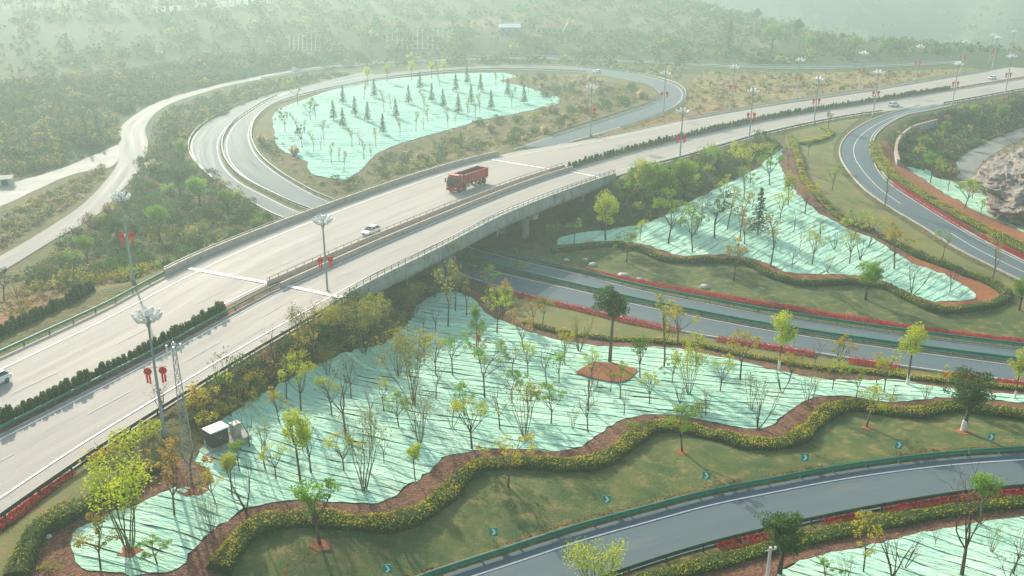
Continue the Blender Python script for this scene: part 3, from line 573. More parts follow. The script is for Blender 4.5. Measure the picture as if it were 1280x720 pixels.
def lay_net(poly3, ang, wd, m, label, step=.7, base=.12, lift=.10):
    root = thing('dust_net', label, 'ground net', (0, 0, 0), group='green dust nets spread over the soil')
    poly = soft(poly3, .9, .3); u = np.array([math.cos(ang), math.sin(ang)]); v = np.array([-u[1], u[0]])
    pv = np.array(poly)@v; t = pv.min(); k = 0
    while t < pv.max():
        w_ = wd*random.uniform(.8, 1.2); b = clip_band(poly, v, t, min(t+w_+.12, pv.max()))
        t0 = t; t += w_; k += 1
        if len(b) < 3: continue
        b2 = []
        for q in b:
            if not b2 or (abs(q[0]-b2[-1][0])+abs(q[1]-b2[-1][1])) > .02: b2.append(q)
        if len(b2) < 3: continue
        b3 = []
        for i in range(len(b2)):
            a_, c_ = np.array(b2[i]), np.array(b2[(i+1) % len(b2)]); m_ = max(1, int(np.linalg.norm(c_-a_)/step))
            b3 += [tuple(a_+(c_-a_)*j/m_) for j in range(m_)]
        b2 = b3
        B = np.array(b2); uu = B@u; gu = np.arange(uu.min(), uu.max(), step); gv = np.linspace(t0+.1*w_, t0+.9*w_, 4)
        UU, VV = np.meshgrid(gu, gv); UU = UU.ravel()+rng.uniform(-.2, .2, UU.size); VV = VV.ravel(); X = UU*u[0]+VV*v[0]; Y = UU*u[1]+VV*v[1]
        kk = inside(b2, X, Y); r = delaunay_2d_cdt([Vector(q) for q in b2]+[Vector((a, c)) for a, c in zip(X[kk], Y[kk])], [], [list(range(len(b2)))], 1, 1e-3)
        if not r[2]: continue
        vs = np.array([(q.x, q.y) for q in r[0]]); us = vs@u; vt = np.clip((vs@v-t0)/w_, 0, 1)
        wob = np.array([noise.noise(Vector((a*.5, c*1.9, k*3.37))) for a, c in zip(us, vs@v)])
        zz = zt(vs[:, 0], vs[:, 1])+base+lift*(1-vt)*(.35+.65*np.abs(wob))+wob*.06
        lo_ = np.array([noise.noise(Vector((a*.22, (k-1)*5.3, 2.0))) for a in us]); hi_ = np.array([noise.noise(Vector((a*.22, k*5.3, 2.0))) for a in us])
        gap = np.where(np.array([noise.noise(Vector((a*.3, k*3.1, 8.0))) for a in us]) > .30, -.2, 0)*(vt > .8)
        vs = vs+v[None]*((lo_*(1-vt)+hi_*vt)*.38*w_+gap)[:, None]
        fs = [f if np.cross(vs[f[1]]-vs[f[0]], vs[f[2]]-vs[f[0]]) > 0 else f[::-1] for f in r[2]]
        me = bpy.data.meshes.new('net_strip'); me.from_pydata(np.c_[vs, zz].tolist(), [], fs); me.update(); child('net_strip', me, m, root)
    return root
NC = ((.47, .73, .54), (.32, .62, .47), (.62, .75, .54))
lay_net(A3['NET_A'], R_(-14), 1.5, net_mat('net_front', R_(-14), *NC), 'mint green net with bare and leafy saplings between the highway and the wavy hedge')
lay_net(A3['NET_B'], R_(42), 1.7, net_mat('net_middle', R_(42), *NC), 'mint green net on the tongue of ground beyond the lower road', 1.1)
lay_net(A3['NET_D'], R_(-32), 1.5, net_mat('net_corner', R_(-32), *NC), 'mint green net in the bottom right corner beyond the front ramp')
lay_net(A3['NET_E'], R_(-50), 1.7, net_mat('net_far', R_(-50), *NC), 'narrow mint green net on the outer side of the curving exit ramp', 1.3)
lay_net(A3['NET_F'], R_(2), 3.2, net_mat('net_loop', R_(2), (.26, .56, .46), (.20, .48, .41), (.42, .60, .48)), 'pale green net filling the inside of the loop ramp', 2.2)
# ================================================================== leaves
def leaf_arrays(c, size, up=.35, asp=.62):
    n = len(c); d = rng.normal(size=(n, 3)); d[:, 2] = np.abs(d[:, 2])+up; d /= np.linalg.norm(d, axis=1)[:, None]
    a = np.cross(d, rng.normal(size=(n, 3))); a /= np.linalg.norm(a, axis=1)[:, None]+1e-9; b = np.cross(d, a)
    s = (np.asarray(size)*rng.uniform(.65, 1.35, n))[:, None] if np.ndim(size) == 0 else np.asarray(size)[:, None]
    V = np.stack([c-a*s*.5, c+b*s*.5*asp, c+a*s*.5, c-b*s*.5*asp], 1).reshape(-1, 3)
    return V.tolist(), (np.arange(n)[:, None]*4+np.arange(4)[None]).tolist()
def add_leaves(mb, c, size, up=.35, asp=.62):
    if len(c) == 0: return
    V, Fc = leaf_arrays(np.asarray(c, float), size, up, asp); mb.add(V, Fc)
def leafmat(name, c1, c2, trans=.45, rand=.18, sc=2.5):
    return mat(name, c1, c2, rough=.8, scale=sc, detail=3, trans=trans, rand=rand, spec=.06)
LM = {'green': leafmat('leaf_green', (0.151, 0.294, 0.023), (0.248, 0.400, 0.032)), 'dark': leafmat('leaf_dark', (0.050, 0.106, 0.025), (0.096, 0.164, 0.032), .25),
      'yellow': leafmat('leaf_yellow', (0.416, 0.383, 0.027), (0.552, 0.439, 0.042)), 'lime': leafmat('leaf_lime', (0.347, 0.441, 0.026), (0.520, 0.536, 0.037)), 'olive': leafmat('leaf_olive', (0.217, 0.231, 0.041), (0.316, 0.279, 0.058)),
      'orange': leafmat('leaf_orange', (0.464, 0.246, 0.072), (0.362, 0.275, 0.072)), 'conifer': leafmat('leaf_conifer', (0.053, 0.133, 0.070), (0.085, 0.170, 0.086), .15), 'scrub': leafmat('leaf_scrub', (0.050, 0.112, 0.021), (0.101, 0.164, 0.032), .25),
      'rust': leafmat('leaf_rust', (0.217, 0.142, 0.060), (0.283, 0.184, 0.076), .25), 'straw': leafmat('leaf_straw', (0.435, 0.326, 0.184), (0.450, 0.402, 0.261), .4), 'hedge': leafmat('leaf_hedge', (0.081, 0.148, 0.022), (0.164, 0.227, 0.029), .25, .05),
      'hedgetip': leafmat('leaf_hedge_tip', (0.468, 0.442, 0.021), (0.624, 0.498, 0.031), .4, .05), 'red': leafmat('leaf_red', (.50, .02, .04), (.62, .05, .06), .35, .05), 'redbrown': leafmat('leaf_redbrown', (0.377, 0.116, 0.043), (0.478, 0.189, 0.072), .3, .05)}
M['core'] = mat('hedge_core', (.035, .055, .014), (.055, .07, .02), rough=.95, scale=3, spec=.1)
M['redcore'] = mat('flower_core', (.09, .04, .02), (.14, .05, .03), rough=.95, scale=3, spec=.1)
M['bark'] = mat('bark', (.10, .075, .05), (.16, .125, .09), rough=.9, scale=4, rand=.25, spec=.15)
M['darkbark'] = mat('dark_bark', (.05, .042, .034), (.085, .07, .055), rough=.9, scale=4, rand=.2, spec=.15)
M['greenbark'] = mat('green_bark', (.13, .13, .06), (.17, .15, .08), rough=.9, scale=4, rand=.2, spec=.15)
M['lime_wash'] = mat('lime_wash', (.70, .69, .64), (.5, .48, .43), rough=.9, scale=5)
# ================================================================== hedges and flower strips
def hedge(line, wd, ht, label, name='hedge', cat='hedge', mats=('hedge', 'hedgetip'), core='core', dens=75, size=.2, tip=.62, lump=.4, gaps=0.0, closed_shape=None, group=None):
    c = curve(GP(line), .8); L = len(c); mb = MB(); prof = [(-.5, 0), (-.52, .5), (-.42, .85), (-.2, 1), (.2, 1), (.42, .85), (.52, .5), (.5, 0)]; K = len(prof)
    nr = normals(c); g = zt(c[:, 0], c[:, 1]); vs = []
    wv = np.array([1+lump*noise.noise(Vector((i*.21, 3.3, wd))) for i in range(L)]); hv = np.array([1+lump*noise.noise(Vector((i*.33, 7.7, ht))) for i in range(L)])
    for k, (x, z) in enumerate(prof):
        q = c.copy(); q[:, :2] += nr*(x*wd*wv)[:, None]; zz = zt(q[:, 0], q[:, 1])*(1 if z == 0 else 0)+(g+z*ht*hv*.92)*(0 if z == 0 else 1)-(.1 if z == 0 else 0)
        vs += np.c_[q[:, :2], zz].tolist()
    fs = [(k*L+i, k*L+i+1, (k+1)*L+i+1, (k+1)*L+i) for k in range(K-1) for i in range(L-1)]+[tuple(k*L for k in range(K)), tuple(k*L+L-1 for k in range(K-1, -1, -1))]
    if not gaps: mb.add(vs, fs)
    n = int(L*.8*dens*(wd+2*ht)/2); mid = rng.integers(0, L-1, n); fr = rng.random(n)
    cc = c[mid]*(1-fr)[:, None]+c[np.minimum(mid+1, L-1)]*fr[:, None]; a = rng.random(n)*(K-1); i0 = a.astype(int); ft = a-i0; pr = np.array(prof); pp = pr[i0]*(1-ft)[:, None]+pr[np.minimum(i0+1, K-1)]*ft[:, None]
    if gaps:
        gm = np.array([noise.noise(Vector((x*.16, y*.16, 4.2))) for x, y in cc[:, :2]]); ok = gm > gaps-.5; mid, fr, cc, pp, n = mid[ok], fr[ok], cc[ok], pp[ok], int(ok.sum()); pp[:, 1] *= rng.random(n)
    pos = cc.copy(); pos[:, :2] += nr[mid]*(pp[:, 0]*wd*wv[mid]*rng.uniform(.9, 1.08, n))[:, None]; pos[:, 2] = zt(pos[:, 0], pos[:, 1])*.5+g[mid]*.5+pp[:, 1]*ht*hv[mid]*rng.uniform(.92, 1.1, n)+.04
    pat = np.array([noise.noise(Vector((x*.35, y*.35, 1.0))) for x, y in pos[:, :2]])
    t = (pp[:, 1] > .55) & (rng.random(n)+pat*.7 < tip)
    mb.k = 1; add_leaves(mb, pos[~t], size); mb.k = 2; add_leaves(mb, pos[t], size)
    o = mb.build(name, [M[core], LM[mats[0]], LM[mats[1]]]); return tag(o, label, cat, group, 'stuff' if gaps else None)
hedge(HEDGE_A, 2.0, .95, 'long wavy clipped hedge with yellow tips between the front lawn and the brown mulch')
hedge(HEDGE_A2, 1.9, .85, 'short curved green hedge round the left end of the near net', tip=.15)
hedge(HEDGE_C, 1.1, .5, 'low yellow-green hedge along the dry lawn beside the lower road', tip=.75)
hedge(HEDGE_B, 1.5, .95, 'dark green hedge winding round the tongue of net beyond the lower road', tip=.12)
hedge(HEDGE_D, 1.6, .55, 'loose green hedge between the red flowers and the net in the bottom right corner', tip=.25, lump=.4)
hedge(HEDGE_E, 3.0, .9, 'broad green hedge along the outer side of the exit ramp', tip=.7, lump=.3)
hedge([(988, 172), (998, 200), (1006, 228), (1030, 255), (1055, 276), (1090, 290)], 1.5, .9, 'yellow-green hedge between the dry lawn and the tongue of net', tip=.7, lump=.5)
hedge([(1000, 181), (1022, 176), (1038, 168), (1030, 161)], 1.8, .7, 'short yellow hedge on the lawn tip where highway and exit ramp part', tip=.9, lump=.4)
for ln, lb in ((RED_B, 'red flower strip along the far guardrail of the lower road'), (RED_C, 'broken red flower strip between the lower road and the dry lawn'), (RED_D, 'red flower strip along the near guardrail of the front ramp'), (RED_E, 'red flower strip beside the kerb of the exit ramp'), (RED_M, 'short red flower strip by the highway at the lower left')):
    hedge(ln, 1.5 if ln is not RED_M else 1.0, .6, lb, 'flower_strip', 'flowers', ('red', 'redbrown'), 'redcore', 150, .2, .5 if ln in (RED_C, RED_M) else .15, .3, gaps=.36 if ln in (RED_C, RED_D) else .06, group='red flower strips beside the roads')
# grassy red edging on the lawn side of the front ramp
hedge([(500, 725), (545, 713), (640, 681), (720, 655), (800, 634), (880, 614), (960, 597), (1040, 583), (1120, 571), (1200, 563), (1310, 559)], .9, .18, 'rusty grass edging along the kerb of the front ramp', 'grass_edging', 'grass', ('redbrown', 'olive'), 'redcore', 40, .2, .35, .3, gaps=.3)
# ================================================================== trees
def grow(mb, p, d, L, r, lev, tips, rg, spread=.5, nchild=3, bend=.18, segs=3, gain=.25, shrink=.62):
    p = Vector(p); d = Vector(d).normalized(); pts_ = [p.copy()]
    for s in range(segs):
        d = (d+Vector((rg.gauss(0, bend), rg.gauss(0, bend), rg.gauss(0, bend*.5)+gain*.3))).normalized(); p2 = p+d*(L/segs); r2 = r*(1-.38*(s+1)/segs)
        mb.tube(p, p2, r*(1-.38*s/segs), r2, 5 if lev > 1 else 3, False); p = p2; pts_.append(p.copy())
        if lev > 0 and s > 0 or (lev > 0 and segs == 2):
            for _ in range(nchild if s == segs-1 else max(1, nchild-1)):
                a = rg.uniform(0, 2*math.pi); q = d.to_track_quat('Z', 'Y'); sp = spread*rg.uniform(.6, 1.3)
                grow(mb, p, q @ Vector((math.sin(sp)*math.cos(a), math.sin(sp)*math.sin(a), math.cos(sp))), L*shrink*rg.uniform(.75, 1.2), r2*.62, lev-1, tips, rg, spread, nchild, bend, 2, gain, shrink)
    if lev == 0: tips.append(p)
def blob(c, r, n, rg_, flat=1.0, hollow=.35):
    v = rg_.normal(size=(n, 3)); v /= np.linalg.norm(v, axis=1)[:, None]; k = hollow+(1-hollow)*rg_.random(n)**.5; return np.asarray(c)+v*(np.asarray(r)*k[:, None])*np.array([1, 1, flat])
def tree_meshes(kind, seed):
    """meshes of a 1 m tall tree: (trunk, crown, materials)"""
    rg = random.Random(seed); mb = MB(); cr = MB(); tips = []; H = 5.0; wash = None
    if kind in ('bare', 'bareorange'):
        p = Vector((0, 0, -.15)); q = Vector((rg.gauss(0, .1), rg.gauss(0, .1), H*rg.uniform(.22, .4))); mb.tube(p, q, .085, .065, 6)
        for i in range(rg.choice((3, 4, 5))):
            a = i*2.4+rg.random(); s = rg.uniform(.25, .6); grow(mb, q, (math.sin(s)*math.cos(a), math.sin(s)*math.sin(a), math.cos(s)), H*.36, .04, 2, tips, rg, .45, 2)
        grow(mb, q, (0, 0, 1), H*.4, .05, 2, tips, rg, .4, 2); T = np.array([t[:] for t in tips]); add_leaves(cr, T[rng.integers(0, len(T), 60 if kind == 'bare' else 700)]+rng.normal(0, .12, (60 if kind == 'bare' else 700, 3)), .15 if kind == 'bare' else .2); mats = (M['bark'], LM['rust'] if kind == 'bare' else LM['orange'])
    elif kind in ('vase', 'vaseyellow', 'vasedense'):
        for i in range(rg.choice((8, 10, 12))):
            a = i*2.4+rg.random(); s = rg.uniform(.05, .38); b0 = Vector((math.cos(a)*.12, math.sin(a)*.12, -.1))
            grow(mb, b0, (math.sin(s)*math.cos(a), math.sin(s)*math.sin(a), math.cos(s)), H*.55, .034, 2, tips, rg, .24, 2, .1, 3, .4, .5)
        T = np.array([t[:] for t in tips]); n = {'vase': 420, 'vaseyellow': 1800, 'vasedense': 1300}[kind]
        add_leaves(cr, T[rng.integers(0, len(T), n)]-np.c_[np.zeros((n, 2)), np.abs(rng.normal(0, .45, n))]+rng.normal(0, .18, (n, 3)), .13); mats = (M['greenbark'], LM['lime'] if kind == 'vaseyellow' else LM['olive'])
    elif kind == 'fork':
        for i in range(rg.choice((3, 4, 4))):
            a = i*2.0+rg.random(); s = rg.uniform(.2, .55); grow(mb, (0, 0, -.1), (math.sin(s)*math.cos(a), math.sin(s)*math.sin(a), math.cos(s)), H*.55, .06, 2, tips, rg, .3, 2, .12, 3, .35, .5)
        T = np.array([t[:] for t in tips]); add_leaves(cr, T[rng.integers(0, len(T), 20)], .14); mats = (M['darkbark'], LM['rust'])
    elif kind in ('leafy', 'yellow', 'sparse', 'orange', 'leafydark'):
        p = Vector((0, 0, -.15)); q = Vector((rg.gauss(0, .15), rg.gauss(0, .15), H*rg.uniform(.3, .42))); mb.tube(p, q, .09, .07, 6)
        for i in range(rg.choice((4, 5, 6))):
            a = i*2.4+rg.random(); s = rg.uniform(.2, .75); grow(mb, q-Vector((0, 0, rg.random()*.3)), (math.sin(s)*math.cos(a), math.sin(s)*math.sin(a), math.cos(s)), H*.34, .045, 1, tips, rg, .5, 2)
        grow(mb, q, (0, 0, 1), H*.42, .055, 1, tips, rg, .45, 3)
        T = [t for t in tips]; rg.shuffle(T); m_ = {'leafy': (60, 30), 'yellow': (55, 28), 'sparse': (36, 18), 'orange': (55, 26), 'leafydark': (70, 34)}[kind]
        for t in T[:m_[0]]: add_leaves(cr, blob(t[:], rg.uniform(.22, .46), int(m_[1]*2.4), rng, .8), .135)
        mats = (M['bark'], LM[{'leafy': 'green', 'yellow': 'yellow', 'sparse': 'lime', 'orange': 'orange', 'leafydark': 'dark'}[kind]])
    elif kind in ('round', 'roundgreen', 'tall'):
        q = Vector((rg.gauss(0, .1), rg.gauss(0, .1), H*.5)); mb.tube((0, 0, -.15), q, .08, .06, 6)
        for i in range(6):
            a = i*1.05; grow(mb, q, (.6*math.cos(a), .6*math.sin(a), 1), H*.25, .035, 1, tips, rg, .5, 2)
        for k in range(26):
            v = Vector((rg.gauss(0, 1), rg.gauss(0, 1), rg.gauss(0, 1))).normalized()*rg.uniform(.35, 1)
            add_leaves(cr, blob((v.x*H*.17, v.y*H*.17, H*(.74 if kind != 'tall' else .66)+v.z*H*(.22 if kind != 'tall' else .3)), rg.uniform(.28, .5), 80, rng), .135)
        mats = (M['bark'], LM[{'round': 'lime', 'roundgreen': 'green', 'tall': 'lime'}[kind]])
    elif kind in ('evergreen', 'ballgreen'):
        q = Vector((rg.gauss(0, .1), 0, H*.33)); mb.tube((0, 0, -.15), q, .17, .12, 7)
        for i in range(7):
            a = i*.9+rg.random(); s = rg.uniform(.3, .9); grow(mb, q, (math.sin(s)*math.cos(a), math.sin(s)*math.sin(a), math.cos(s)), H*.3, .06, 1, tips, rg, .5, 2)
        for k in range(46):
            v = Vector((rg.gauss(0, 1), rg.gauss(0, 1), rg.gauss(0, 1))).normalized()*rg.uniform(.4, 1)
            add_leaves(cr, blob((v.x*H*.28, v.y*H*.28, H*.68+v.z*H*.29), rg.uniform(.35, .65), 95, rng, .7), .15)
        mats = (M['darkbark'], LM['dark'] if kind == 'evergreen' else LM['green'])
    elif kind == 'topdark':
        q = Vector((.1, 0, H*.58)); mb.tube((0, 0, -.15), q, .12, .08, 7)
        for i in range(7):
            a = i*.9+rg.random(); s = rg.uniform(.3, .9); grow(mb, q, (math.sin(s)*math.cos(a), math.sin(s)*math.sin(a), math.cos(s)), H*.2, .05, 1, tips, rg, .5, 2)
        for k in range(34):
            v = Vector((rg.gauss(0, 1), rg.gauss(0, 1), rg.gauss(0, 1))).normalized()*rg.uniform(.4, 1); add_leaves(cr, blob((v.x*H*.2, v.y*H*.2, H*.8+v.z*H*.17), rg.uniform(.3, .5), 80, rng, .7), .15)
        mats = (M['bark'], LM['dark'])
    elif kind == 'wispy':
        grow(mb, (0, 0, -.1), (0, 0, 1), H*.62, .06, 2, tips, rg, .3, 2, .06, 5, .3, .32); T = np.array([t[:] for t in tips])
        add_leaves(cr, T[rng.integers(0, len(T), 260)]+rng.normal(0, .16, (260, 3)), .17); mats = (M['bark'], LM['olive'])
    elif kind == 'conifer':
        mb.tube((0, 0, -.15), (0, 0, H*.95), .08, .015, 6)
        for k in range(15):
            z = H*(.16+.8*k/15); R = H*.2*(1-.93*(k/15))
            for j in range(max(4, int(9*(1-k/16)))):
                a = j*2.4+k; add_leaves(cr, np.array([(math.cos(a)*R*t, math.sin(a)*R*t, z-R*t*.35+rg.uniform(-.08, .08)) for t in np.linspace(.15, 1, 7)]), .3, .8)
        mats = (M['darkbark'], LM['conifer'])
    elif kind == 'cone':
        mb.tube((0, 0, -.15), (0, 0, H*.6), .08, .04, 6)
        for k in range(30):
            z = rg.random(); a = rg.uniform(0, 6.28); R = H*.2*(1-z)**.7*rg.random()**.4; add_leaves(cr, blob((R*math.cos(a), R*math.sin(a), H*(.28+.68*z)), .34, 80, rng), .135)
        mats = (M['bark'], LM['green'])
    # scale so that the tallest point is 1 m
    top = max([v[2] for v in mb.v]+[v[2] for v in cr.v]); s = 1/top
    for b in (mb, cr): b.v = [(v[0]*s, v[1]*s, v[2]*s) for v in b.v]
    tm = mb.mesh('trunk', True); tm.materials.append(mats[0]); cm = cr.mesh('crown'); cm.materials.append(mats[1]); return tm, cm
TREES = {}
def tree_proto(kind, var):
    k = (kind, var)
    if k not in TREES: TREES[k] = tree_meshes(kind, hash_(kind)*31+var*7+3)
    return TREES[k]
def hash_(s): return sum((i+1)*ord(ch) for i, ch in enumerate(s))
def z_at(base, px, py):
    d = ray(px, py); t = base[1]/d[1]; return CAM_H+d[2]*t-base[2]
def put_tree(kind, base, h, label, group, name='tree', cat='tree', whitewash=False, wide=1.0):
    tm, cm = tree_proto(kind, random.randrange(4)); t = thing(name, label, cat, (base[0], base[1], base[2]+.04), random.uniform(0, 6.28), group)
    t.scale = (h*wide, h*wide, h); child('trunk', tm, None, t); child('crown', cm, None, t)
    if whitewash:
        mb = MB(); mb.tube((0, 0, -.02), (0, 0, .17), .046 if kind == 'evergreen' else .023, .034 if kind == 'evergreen' else .02, 8); mb.build('whitewash_band', M['lime_wash'], t)
    return t
ORD = ['first', 'second', 'third', 'fourth', 'fifth', 'sixth', 'seventh', 'eighth', 'ninth', 'tenth', 'eleventh', 'twelfth', 'thirteenth', 'fourteenth', 'fifteenth', 'sixteenth', 'seventeenth', 'eighteenth', 'nineteenth', 'twentieth', 'twenty-first', 'twenty-second', 'twenty-third', 'twenty-fourth', 'twenty-fifth', 'twenty-sixth', 'twenty-seventh', 'twenty-eighth', 'twenty-ninth', 'thirtieth']
LOOK = {'bare': 'leafless brown sapling', 'bareorange': 'tree with russet twigs', 'vase': 'thin many-stemmed shrub tree', 'vaseyellow': 'yellow-green many-stemmed shrub tree', 'vasedense': 'dense olive many-stemmed shrub tree', 'fork': 'leafless forked dark sapling', 'leafy': 'leafy green sapling', 'yellow': 'yellow-leaved young tree', 'sparse': 'sparse lime green sapling', 'orange': 'orange-leaved young tree', 'leafydark': 'dark leafy tree', 'round': 'small lime tree with a round head', 'roundgreen': 'green tree with a round head', 'tall': 'slender lime green tree', 'evergreen': 'broad dark evergreen tree', 'ballgreen': 'bushy green tree', 'topdark': 'dark tree with its crown high on the trunk', 'wispy': 'tall wispy olive tree', 'conifer': 'dark conical conifer', 'cone': 'dense green cone-shaped tree'}
def plant(lst, where, group):
    by = {}
    for q in lst: by.setdefault(q[0], []).append(q)
    for kind, qs in by.items():
        qs = sorted(qs, key=lambda q: q[1])
        for i, q in enumerate(qs):
            b = G(q[1], q[2]); h = z_at(b, q[1], q[2]-q[3])
            if len(qs) == 1: lb = '%s %s' % (LOOK[kind], where)
            else:
                j = len(qs)-1-i; k, sd_ = (i, 'left') if i <= j else (j, 'right')
                lb = '%s %s %s %s' % (ORD[k] if k else sd_+'most', LOOK[kind], 'from the '+sd_ if k else '', where); lb = ' '.join(lb.split())
            put_tree(kind, b, max(h, .8), lb, group, whitewash=len(q) > 4 and q[4] == 'w', wide=q[5] if len(q) > 5 else 1.0)
plant([('vaseyellow', 162, 690, 126, '', 1.15), ('bareorange', 218, 645, 98), ('bare', 240, 608, 80), ('round', 290, 620, 56), ('yellow', 126, 713, 76), ('leafy', 197, 706, 36, '', 1.5), ('vase', 265, 666, 46), ('fork', 308, 641, 62), ('bare', 312, 559, 52), ('bare', 289, 521, 88), ('bare', 205, 534, 62),
  ('bare', 332, 588, 56), ('round', 376, 604, 92), ('bare', 389, 592, 70), ('bare', 433, 550, 105), ('vase', 455, 613, 100), ('round', 519, 601, 47), ('vase', 525, 554, 76), ('sparse', 590, 562, 70), ('bare', 358, 500, 60), ('sparse', 376, 515, 72), ('vasedense', 455, 442, 68, '', 1.3), ('bare', 439, 499, 57), ('bare', 462, 526, 46), ('vasedense', 498, 471, 62), ('vasedense', 517, 507, 96), ('leafy', 499, 536, 48), ('vase', 465, 549, 46), ('leafy', 566, 470, 56), ('cone', 596, 434, 56), ('leafy', 606, 498, 72), ('fork', 565, 536, 38), ('bare', 625, 538, 58), ('sparse', 621, 417, 56), ('bare', 530, 416, 32), ('bare', 545, 418, 38), ('wispy', 560, 409, 78), ('wispy', 569, 390, 70), ('wispy', 583, 396, 62),
  ('orange', 655, 440, 52), ('vase', 724, 440, 52), ('bare', 640, 471, 47), ('bare', 683, 479, 52), ('leafy', 699, 480, 46), ('leafy', 689, 531, 54), ('vase', 656, 546, 78), ('topdark', 762, 453, 96, '', 1.05), ('bare', 763, 491, 36), ('bare', 735, 514, 72), ('leafy', 800, 473, 57), ('wispy', 830, 459, 88), ('yellow', 847, 432, 56, '', 1.2), ('vaseyellow', 861, 493, 68), ('sparse', 812, 506, 44), ('yellow', 925, 476, 70), ('bare', 911, 458, 40), ('bare', 882, 521, 42), ('vase', 939, 513, 52), ('fork', 947, 537, 62), ('bare', 735, 541, 62), ('vase', 716, 537, 28),
  ('tall', 973, 464, 77, 'w'), ('yellow', 1050, 469, 49), ('sparse', 1105, 491, 52), ('tall', 1134, 481, 78, 'w'), ('vase', 1010, 509, 57), ('leafy', 1070, 498, 38), ('tall', 1268, 499, 62, 'w'), ('bare', 1017, 464, 47), ('fork', 977, 492, 38), ('vase', 1157, 501, 26), ('bare', 1115, 500, 24), ('vase', 410, 470, 40), ('bare', 480, 580, 38), ('bare', 600, 530, 34), ('bare', 780, 520, 40), ('fork', 850, 505, 30), ('vase', 330, 560, 36), ('bare', 545, 500, 52), ('sparse', 415, 520, 52), ('yellow', 350, 530, 46), ('sparse', 545, 470, 50), ('leafy', 640, 505, 48), ('sparse', 660, 470, 46), ('yellow', 705, 455, 46), ('sparse', 740, 478, 40), ('leafy', 580, 520, 46), ('sparse', 480, 515, 44), ('yellow', 530, 455, 44), ('sparse', 900, 490, 44), ('leafy', 840, 480, 40), ('yellow', 985, 480, 42), ('sparse', 1040, 488, 38), ('yellow', 1095, 480, 40), ('sparse', 1180, 492, 34), ('leafy', 300, 590, 44), ('sparse', 345, 600, 50), ('yellow', 270, 630, 46), ('sparse', 430, 590, 54), ('sparse', 660, 520, 46), ('leafy', 775, 500, 44), ('orange', 600, 455, 40), ('sparse', 870, 455, 44)],
  'on the near net', 'saplings on the near net')
plant([('leafy', 400, 681, 88, '', 1.25), ('yellow', 635, 609, 66, '', 1.3), ('leafy', 853, 565, 62, '', 1.1), ('sparse', 1083, 534, 52, '', 1.5), ('evergreen', 1204, 539, 78, 'w')], 'on the front lawn', 'trees on the front lawn')
plant([('evergreen', 974, 718, 80, '', 1.1), ('yellow', 1079, 716, 66), ('fork', 1115, 722, 66), ('bare', 1202, 720, 142), ('roundgreen', 1225, 656, 64, '', 1.35), ('vase', 1239, 691, 38), ('bare', 1266, 719, 62), ('bare', 1168, 684, 24), ('fork', 1130, 711, 46), ('vaseyellow', 745, 752, 76, '', 1.3), ('leafy', 1030, 728, 30, '', 1.5), ('vase', 1055, 732, 40), ('bare', 1255, 745, 60)], 'in the bottom right corner', 'saplings in the bottom right corner')
plant([('leafydark', 893, 299, 64), ('leafy', 866, 316, 62), ('leafy', 835, 305, 68), ('conifer', 947, 294, 60), ('tall', 757, 301, 66, '', 1.2), ('leafy', 718, 306, 32), ('leafydark', 690, 319, 46), ('sparse', 800, 301, 28), ('bare', 877, 278, 42), ('wispy', 909, 288, 58), ('wispy', 925, 302, 62), ('orange', 931, 306, 42), ('wispy', 963, 334, 72), ('bare', 992, 291, 32), ('sparse', 1015, 331, 50), ('bare', 999, 313, 34), ('fork', 1043, 313, 30), ('vase', 1034, 341, 24), ('bare', 990, 336, 32), ('sparse', 1062, 330, 46), ('yellow', 1118, 337, 58, '', 1.2), ('fork', 1139, 371, 44), ('bare', 1187, 366, 38), ('orange', 1006, 268, 38), ('leafy', 930, 250, 44), ('leafy', 962, 232, 48), ('sparse', 905, 262, 44), ('bare', 940, 262, 30), ('vase', 870, 295, 26), ('tall', 985, 258, 46), ('bare', 1025, 300, 30), ('fork', 1075, 325, 40), ('leafy', 1068, 300, 40), ('bare', 850, 285, 34), ('wispy', 938, 230, 44), ('sparse', 1085, 310, 48), ('vase', 1098, 345, 24), ('sparse', 975, 275, 36)], 'on the tongue-shaped net', 'saplings on the middle net')
plant([('ballgreen', 1082, 375, 48), ('leafy', 783, 328, 44, '', 1.3), ('yellow', 917, 351, 54, '', 1.2), ('leafy', 1040, 239, 34), ('leafy', 1178, 323, 36), ('ballgreen', 1274, 388, 40), ('leafy', 1035, 161, 24), ('wispy', 1240, 352, 62), ('wispy', 1106, 258, 62), ('leafy', 985, 208, 32), ('roundgreen', 1010, 196, 20)], 'on the lawns beyond the lower road', 'trees on the lawns beyond the lower road')
plant([('leafy', 1163, 229, 34, '', 1.2), ('leafy', 1205, 261, 40, '', 1.2), ('bare', 1242, 269, 34), ('sparse', 1215, 249, 26), ('yellow', 1226, 270, 22), ('bare', 1185, 240, 28), ('yellow', 1176, 226, 24), ('sparse', 1277, 282, 30), ('bare', 1255, 262, 24)], 'outside the exit ramp', 'saplings outside the exit ramp')
cf = [(417, 150), (429, 130), (444, 145), (460, 152), (429, 160), (479, 168), (495, 148), (511, 130), (540, 128), (554, 135), (570, 115), (573, 142), (584, 105), (589, 130), (601, 115), (614, 137), (468, 122), (525, 112), (635, 120), (655, 130)]
sp = [(392, 190), (405, 175), (440, 185), (470, 185), (455, 200), (500, 172), (520, 165), (535, 155), (560, 160), (550, 108), (620, 108), (600, 142), (480, 140), (395, 150), (372, 170), (640, 135), (415, 205), (430, 215), (585, 150), (530, 140), (660, 118), (455, 125)]
